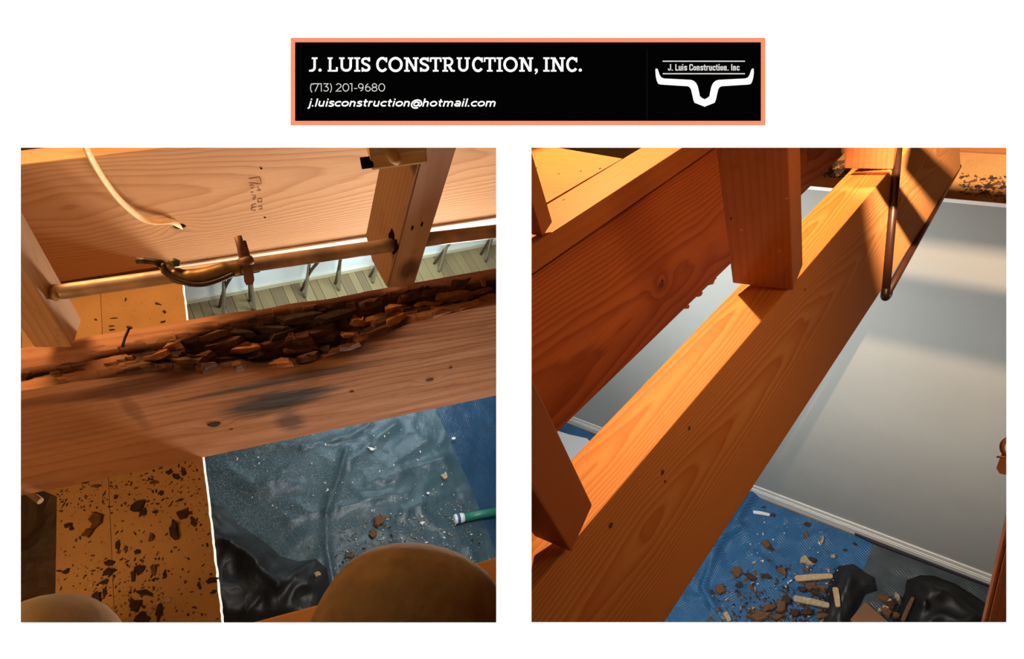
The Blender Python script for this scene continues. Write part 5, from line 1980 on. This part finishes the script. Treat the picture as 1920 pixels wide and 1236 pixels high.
def stick(px0, py0, px1, py1, wpx, mk, label, lift=.035, name='wood_stick', rag=.0):
    a, b = fr(px0, py0, lift), fr(px1, py1, lift + .006)
    k = a[2] / F
    d = unit(b - a)
    s = np.cross(-NR, d)
    L = np.linalg.norm(b - a)
    w = wpx * k / 2
    r = random.Random(int(px0))
    prof = [(0, -w * .8), (L * .04, -w), (L * .96, -w * .9), (L, -w * .2), (L * .97, w * .7), (L * .5, w), (L * .03, w), (-L * .03, w * .3)]
    bm = prism_bm(prof, 0, w * 1.1, w * .12)
    o = link(name, bm_mesh(name, bm), CHM[mk], None, frame(a, d, s, -NR))
    return tag(o, label, 'stick')


stick(1492, 1087, 1562, 1081, 11, 'l', 'pale split stick on the blue sheet, uppermost of the two')
stick(1489, 1124, 1556, 1137, 12, 't', 'dull tan stick with a white end on the blue sheet beside the bin bag')
stick(1413, 961, 1444, 966, 6, 'w', 'thin white stick on the blue sheet close to the baseboard')
stick(1566, 1104, 1572, 1140, 10, 'l', 'short yellowish splinter standing against the bin bag', .09)
stick(1692, 1165, 1712, 1120, 7, 'b', 'brown lath leaning in the rubbish between the two bin bags', .11)
stick(1360, 1150, 1369, 1166, 9, 't', 'tan splinter at the bottom of the blue sheet')
FG = 'brown wood flakes on the blue sheet'
BLUE_NAMES = {(1438, 1020): 'brown flake alone in the middle of the blue quilted sheet', (1382, 1072): 'brown flake nearest the beam on the blue quilted sheet', (1468, 1072): 'brown flake between the uppermost pale stick and the beam',
              (1352, 1105): 'tall brown flake low beside the beam on the blue sheet', (1512, 1052): 'pale tan chip above the uppermost pale stick', (1511, 1003): 'upright brown chip close to the baseboard on the blue sheet',
              (1542, 1014): 'slim tan splinter close to the baseboard on the blue sheet', (1515, 983): 'dark flake closest to the baseboard on the blue sheet', (1511, 1069): 'brown flake touching the uppermost pale stick'}
RUB_NAMES = {(1425, 1155): 'largest brown lump at the bottom of the blue quilted sheet', (1465, 1140): 'thick brown lump beside the dull tan stick', (1760, 1155): 'tan chip lying on the big open bin bag', (1520, 1100): 'brown lump between the two pale sticks',
             (1662, 1150): 'brown lump beside the square scrap board', (1682, 1120): 'tan chip between the two bin bags near the lath'}
for (px, py, lw, lh, mk) in ((1438, 1020, 18, 18, 'b'), (1446, 1030, 12, 10, 'd'), (1382, 1072, 24, 18, 'b'), (1405, 1080, 22, 14, 'd'), (1416, 1078, 8, 14, 'b'), (1434, 1080, 22, 10, 'd'), (1468, 1072, 20, 14, 'b'),
        (1352, 1105, 18, 24, 'b'), (1335, 1110, 10, 8, 'd'), (1512, 1052, 22, 18, 't'), (1524, 1050, 16, 12, 'd'), (1511, 1069, 16, 8, 'b'), (1515, 983, 14, 8, 'd'), (1511, 1003, 8, 16, 'b'),
        (1542, 1014, 6, 20, 't'), (1562, 1043, 10, 10, 't'), (1584, 1031, 8, 6, 'd'), (1431, 951, 10, 4, 'd'), (1449, 966, 12, 8, 'd'), (1602, 1020, 8, 8, 'd'), (1384, 1098, 10, 10, 'd'), (1410, 1105, 8, 6, 'b')):
    flake(px, py, lw, lh, mk, PFR - NR * .028, NR, None, BLUE_NAMES.get((px, py), 'small brown flake of rotten wood lying on the bright blue quilted sheet'), FG, cat='flake')
RG = 'brown rubbish heaped by the bin bags'
for (px, py, lw, lh, mk) in ((1425, 1155, 44, 22, 'b'), (1440, 1140, 30, 14, 'b'), (1465, 1140, 24, 26, 'b'), (1475, 1125, 20, 14, 'd'), (1410, 1150, 20, 12, 'd'), (1455, 1158, 24, 12, 'b'), (1490, 1150, 20, 14, 'd'),
        (1520, 1100, 30, 14, 'b'), (1505, 1106, 18, 10, 'd'), (1540, 1103, 22, 12, 'b'), (1530, 1114, 26, 8, 'd'), (1515, 1150, 24, 14, 'd'), (1540, 1156, 24, 12, 'b'), (1655, 1122, 26, 14, 'b'), (1670, 1135, 22, 16, 'd'),
        (1662, 1150, 22, 20, 'b'), (1682, 1120, 14, 12, 't'), (1660, 1140, 12, 8, 'l'), (1668, 1128, 10, 8, 'l'), (1650, 1145, 12, 8, 't'), (1680, 1155, 16, 18, 'b'), (1760, 1155, 16, 12, 't')):
    flake(px, py, lw, lh, mk, PFR - NR * (.13 if px > 1740 else .07 if px > 1640 else .034), NR, None, RUB_NAMES.get((px, py), 'small brown piece of rotten wood in the rubbish around the two bin bags'), RG, cat='flake', thick=.02)
crumbs('blue_sheet_crumbs', 700, [(1330, 1100), (1440, 1040), (1600, 1060), (1560, 1168), (1320, 1168)], PFR - NR * .026, NR, .002, .011, 'ddbbbt', 21, 'fine brown crumbs scattered over the blue quilted sheet',
       weight=lambda x, y: min(1, max(.1, (y - 1040) / 110)))
crumbs('white_specks', 60, [(1440, 960), (1560, 990), (1580, 1100), (1400, 1120), (1400, 1000)], PFR - NR * .03, NR, .002, .008, 'w', 22, 'tiny white specks on the blue quilted sheet')
# debris on the ceiling board above the wall
PCR = tops[1] - NR * .017
LGR = 'dark flakes on the far ceiling board'
for (px, py, lw, lh, mk) in ((1845, 362, 20, 10, 'd'), (1855, 350, 16, 16, 'd'), (1835, 350, 14, 8, 'd'), (1870, 345, 18, 8, 'b'), (1862, 335, 12, 8, 'd'), (1880, 352, 14, 8, 'd'), (1803, 333, 12, 6, 'd'), (1825, 340, 14, 6, 'b'), (1868, 368, 8, 5, 'd'), (1843, 336, 10, 6, 'd'), (1875, 362, 8, 6, 'b'),
        (1560, 312, 26, 10, 'd'), (1575, 306, 22, 10, 'b'), (1568, 322, 28, 8, 'd'), (1552, 326, 18, 8, 'd'), (1585, 318, 16, 10, 'd'), (1582, 328, 14, 8, 'b')):
    p = on_plane(px, py, f1 - NR * (HW + .0165), NR)
    flake(px, py, lw, lh, mk, p, NR, None, 'dark flake of debris on the far ceiling board above the wall' if px > 1700 else 'dark flake of debris on the ceiling board in the gap beside the far post', LGR, cat='flake')
crumbs('ceiling_crumbs', 260, [(1800, 325), (1887, 330), (1887, 380), (1800, 362)], f1 - NR * (HW + .0165), NR, .001, .006, 'ddb', 30, 'dark crumbs on the far ceiling board above the wall')
crumbs('gap_crumbs', 200, [(1540, 330), (1560, 300), (1600, 300), (1585, 336)], f1 - NR * (HW + .0165), NR, .002, .010, 'ddb', 31, 'dark crumbs heaped on the ceiling board in the gap between joist and beam')

# ---- pale post and rusty bracket at the opening's edge
JT = Timber((1497, 2668), (1905, 1168), (1863, 1168), (1845, 1168), np.array((-1.0, 0.0, 0.9)), .80, 0, w=.05)
print('JT', JT.h)
jt = JT.build('door_post', JT.s_at(0, py=900), JT.s_at(0, py=1235), wood('post_orange', (.92, .52, .26, 1), (.66, .30, .12, 1), .008, (.02, -.05), .01, 1, .5, seed=1.9), None, .002, 0, .05, -JT.h * .55, 0.06)
tag(jt, 'pale orange split post at the edge beside the baseboard end', 'post')
JT2 = JT.build('split_strip', JT.s_at(0, py=940), JT.s_at(0, py=1235), wood('post_orange2', (.85, .44, .19, 1), (.58, .25, .09, 1), .008, (.02, -.05), .01, 1, .5, seed=4.9), jt, .002, 0.004, .05, -JT.h, -JT.h * .6)
RB = plain('rusty_bracket', (.26, .13, .085, 1), .6, .3, var=.3)
bz = .78
b0 = at(1880, 850, bz)
br_ = empty('pipe_bracket', frame(b0, (1, 0, 0), (0, 1, 0), (0, 0, 1)))
tag(br_, 'rusty pipe bracket at the edge in front of the grey-blue wall', 'bracket')
tube_obj('hook', spline([at(1900, 822, bz), at(1888, 824, bz), at(1880, 832, bz), at(1879, 842, bz), at(1884, 850, bz), at(1900, 852, bz)], 5), .0026, RB, br_, 10)
bp = [at(1880, 846, bz), at(1900, 846, bz), at(1900, 894, bz), at(1874, 888, bz), at(1868, 878, bz), at(1870, 872, bz)]
V = [p - b0 for p in bp] + [p * 1.02 - b0 for p in bp]
Fc = [tuple(range(6)), tuple(range(6, 12))[::-1]] + [(i, 6 + i, 6 + (i + 1) % 6, (i + 1) % 6) for i in range(6)]
link('plate', mesh('plate', V, Fc), RB, br_, frame(b0, (1, 0, 0), (0, 1, 0), (0, 0, 1)))
tube_obj('screw', [at(1870, 857, bz - .004), at(1884, 857, bz - .004)], .0014, RB, br_, 8)
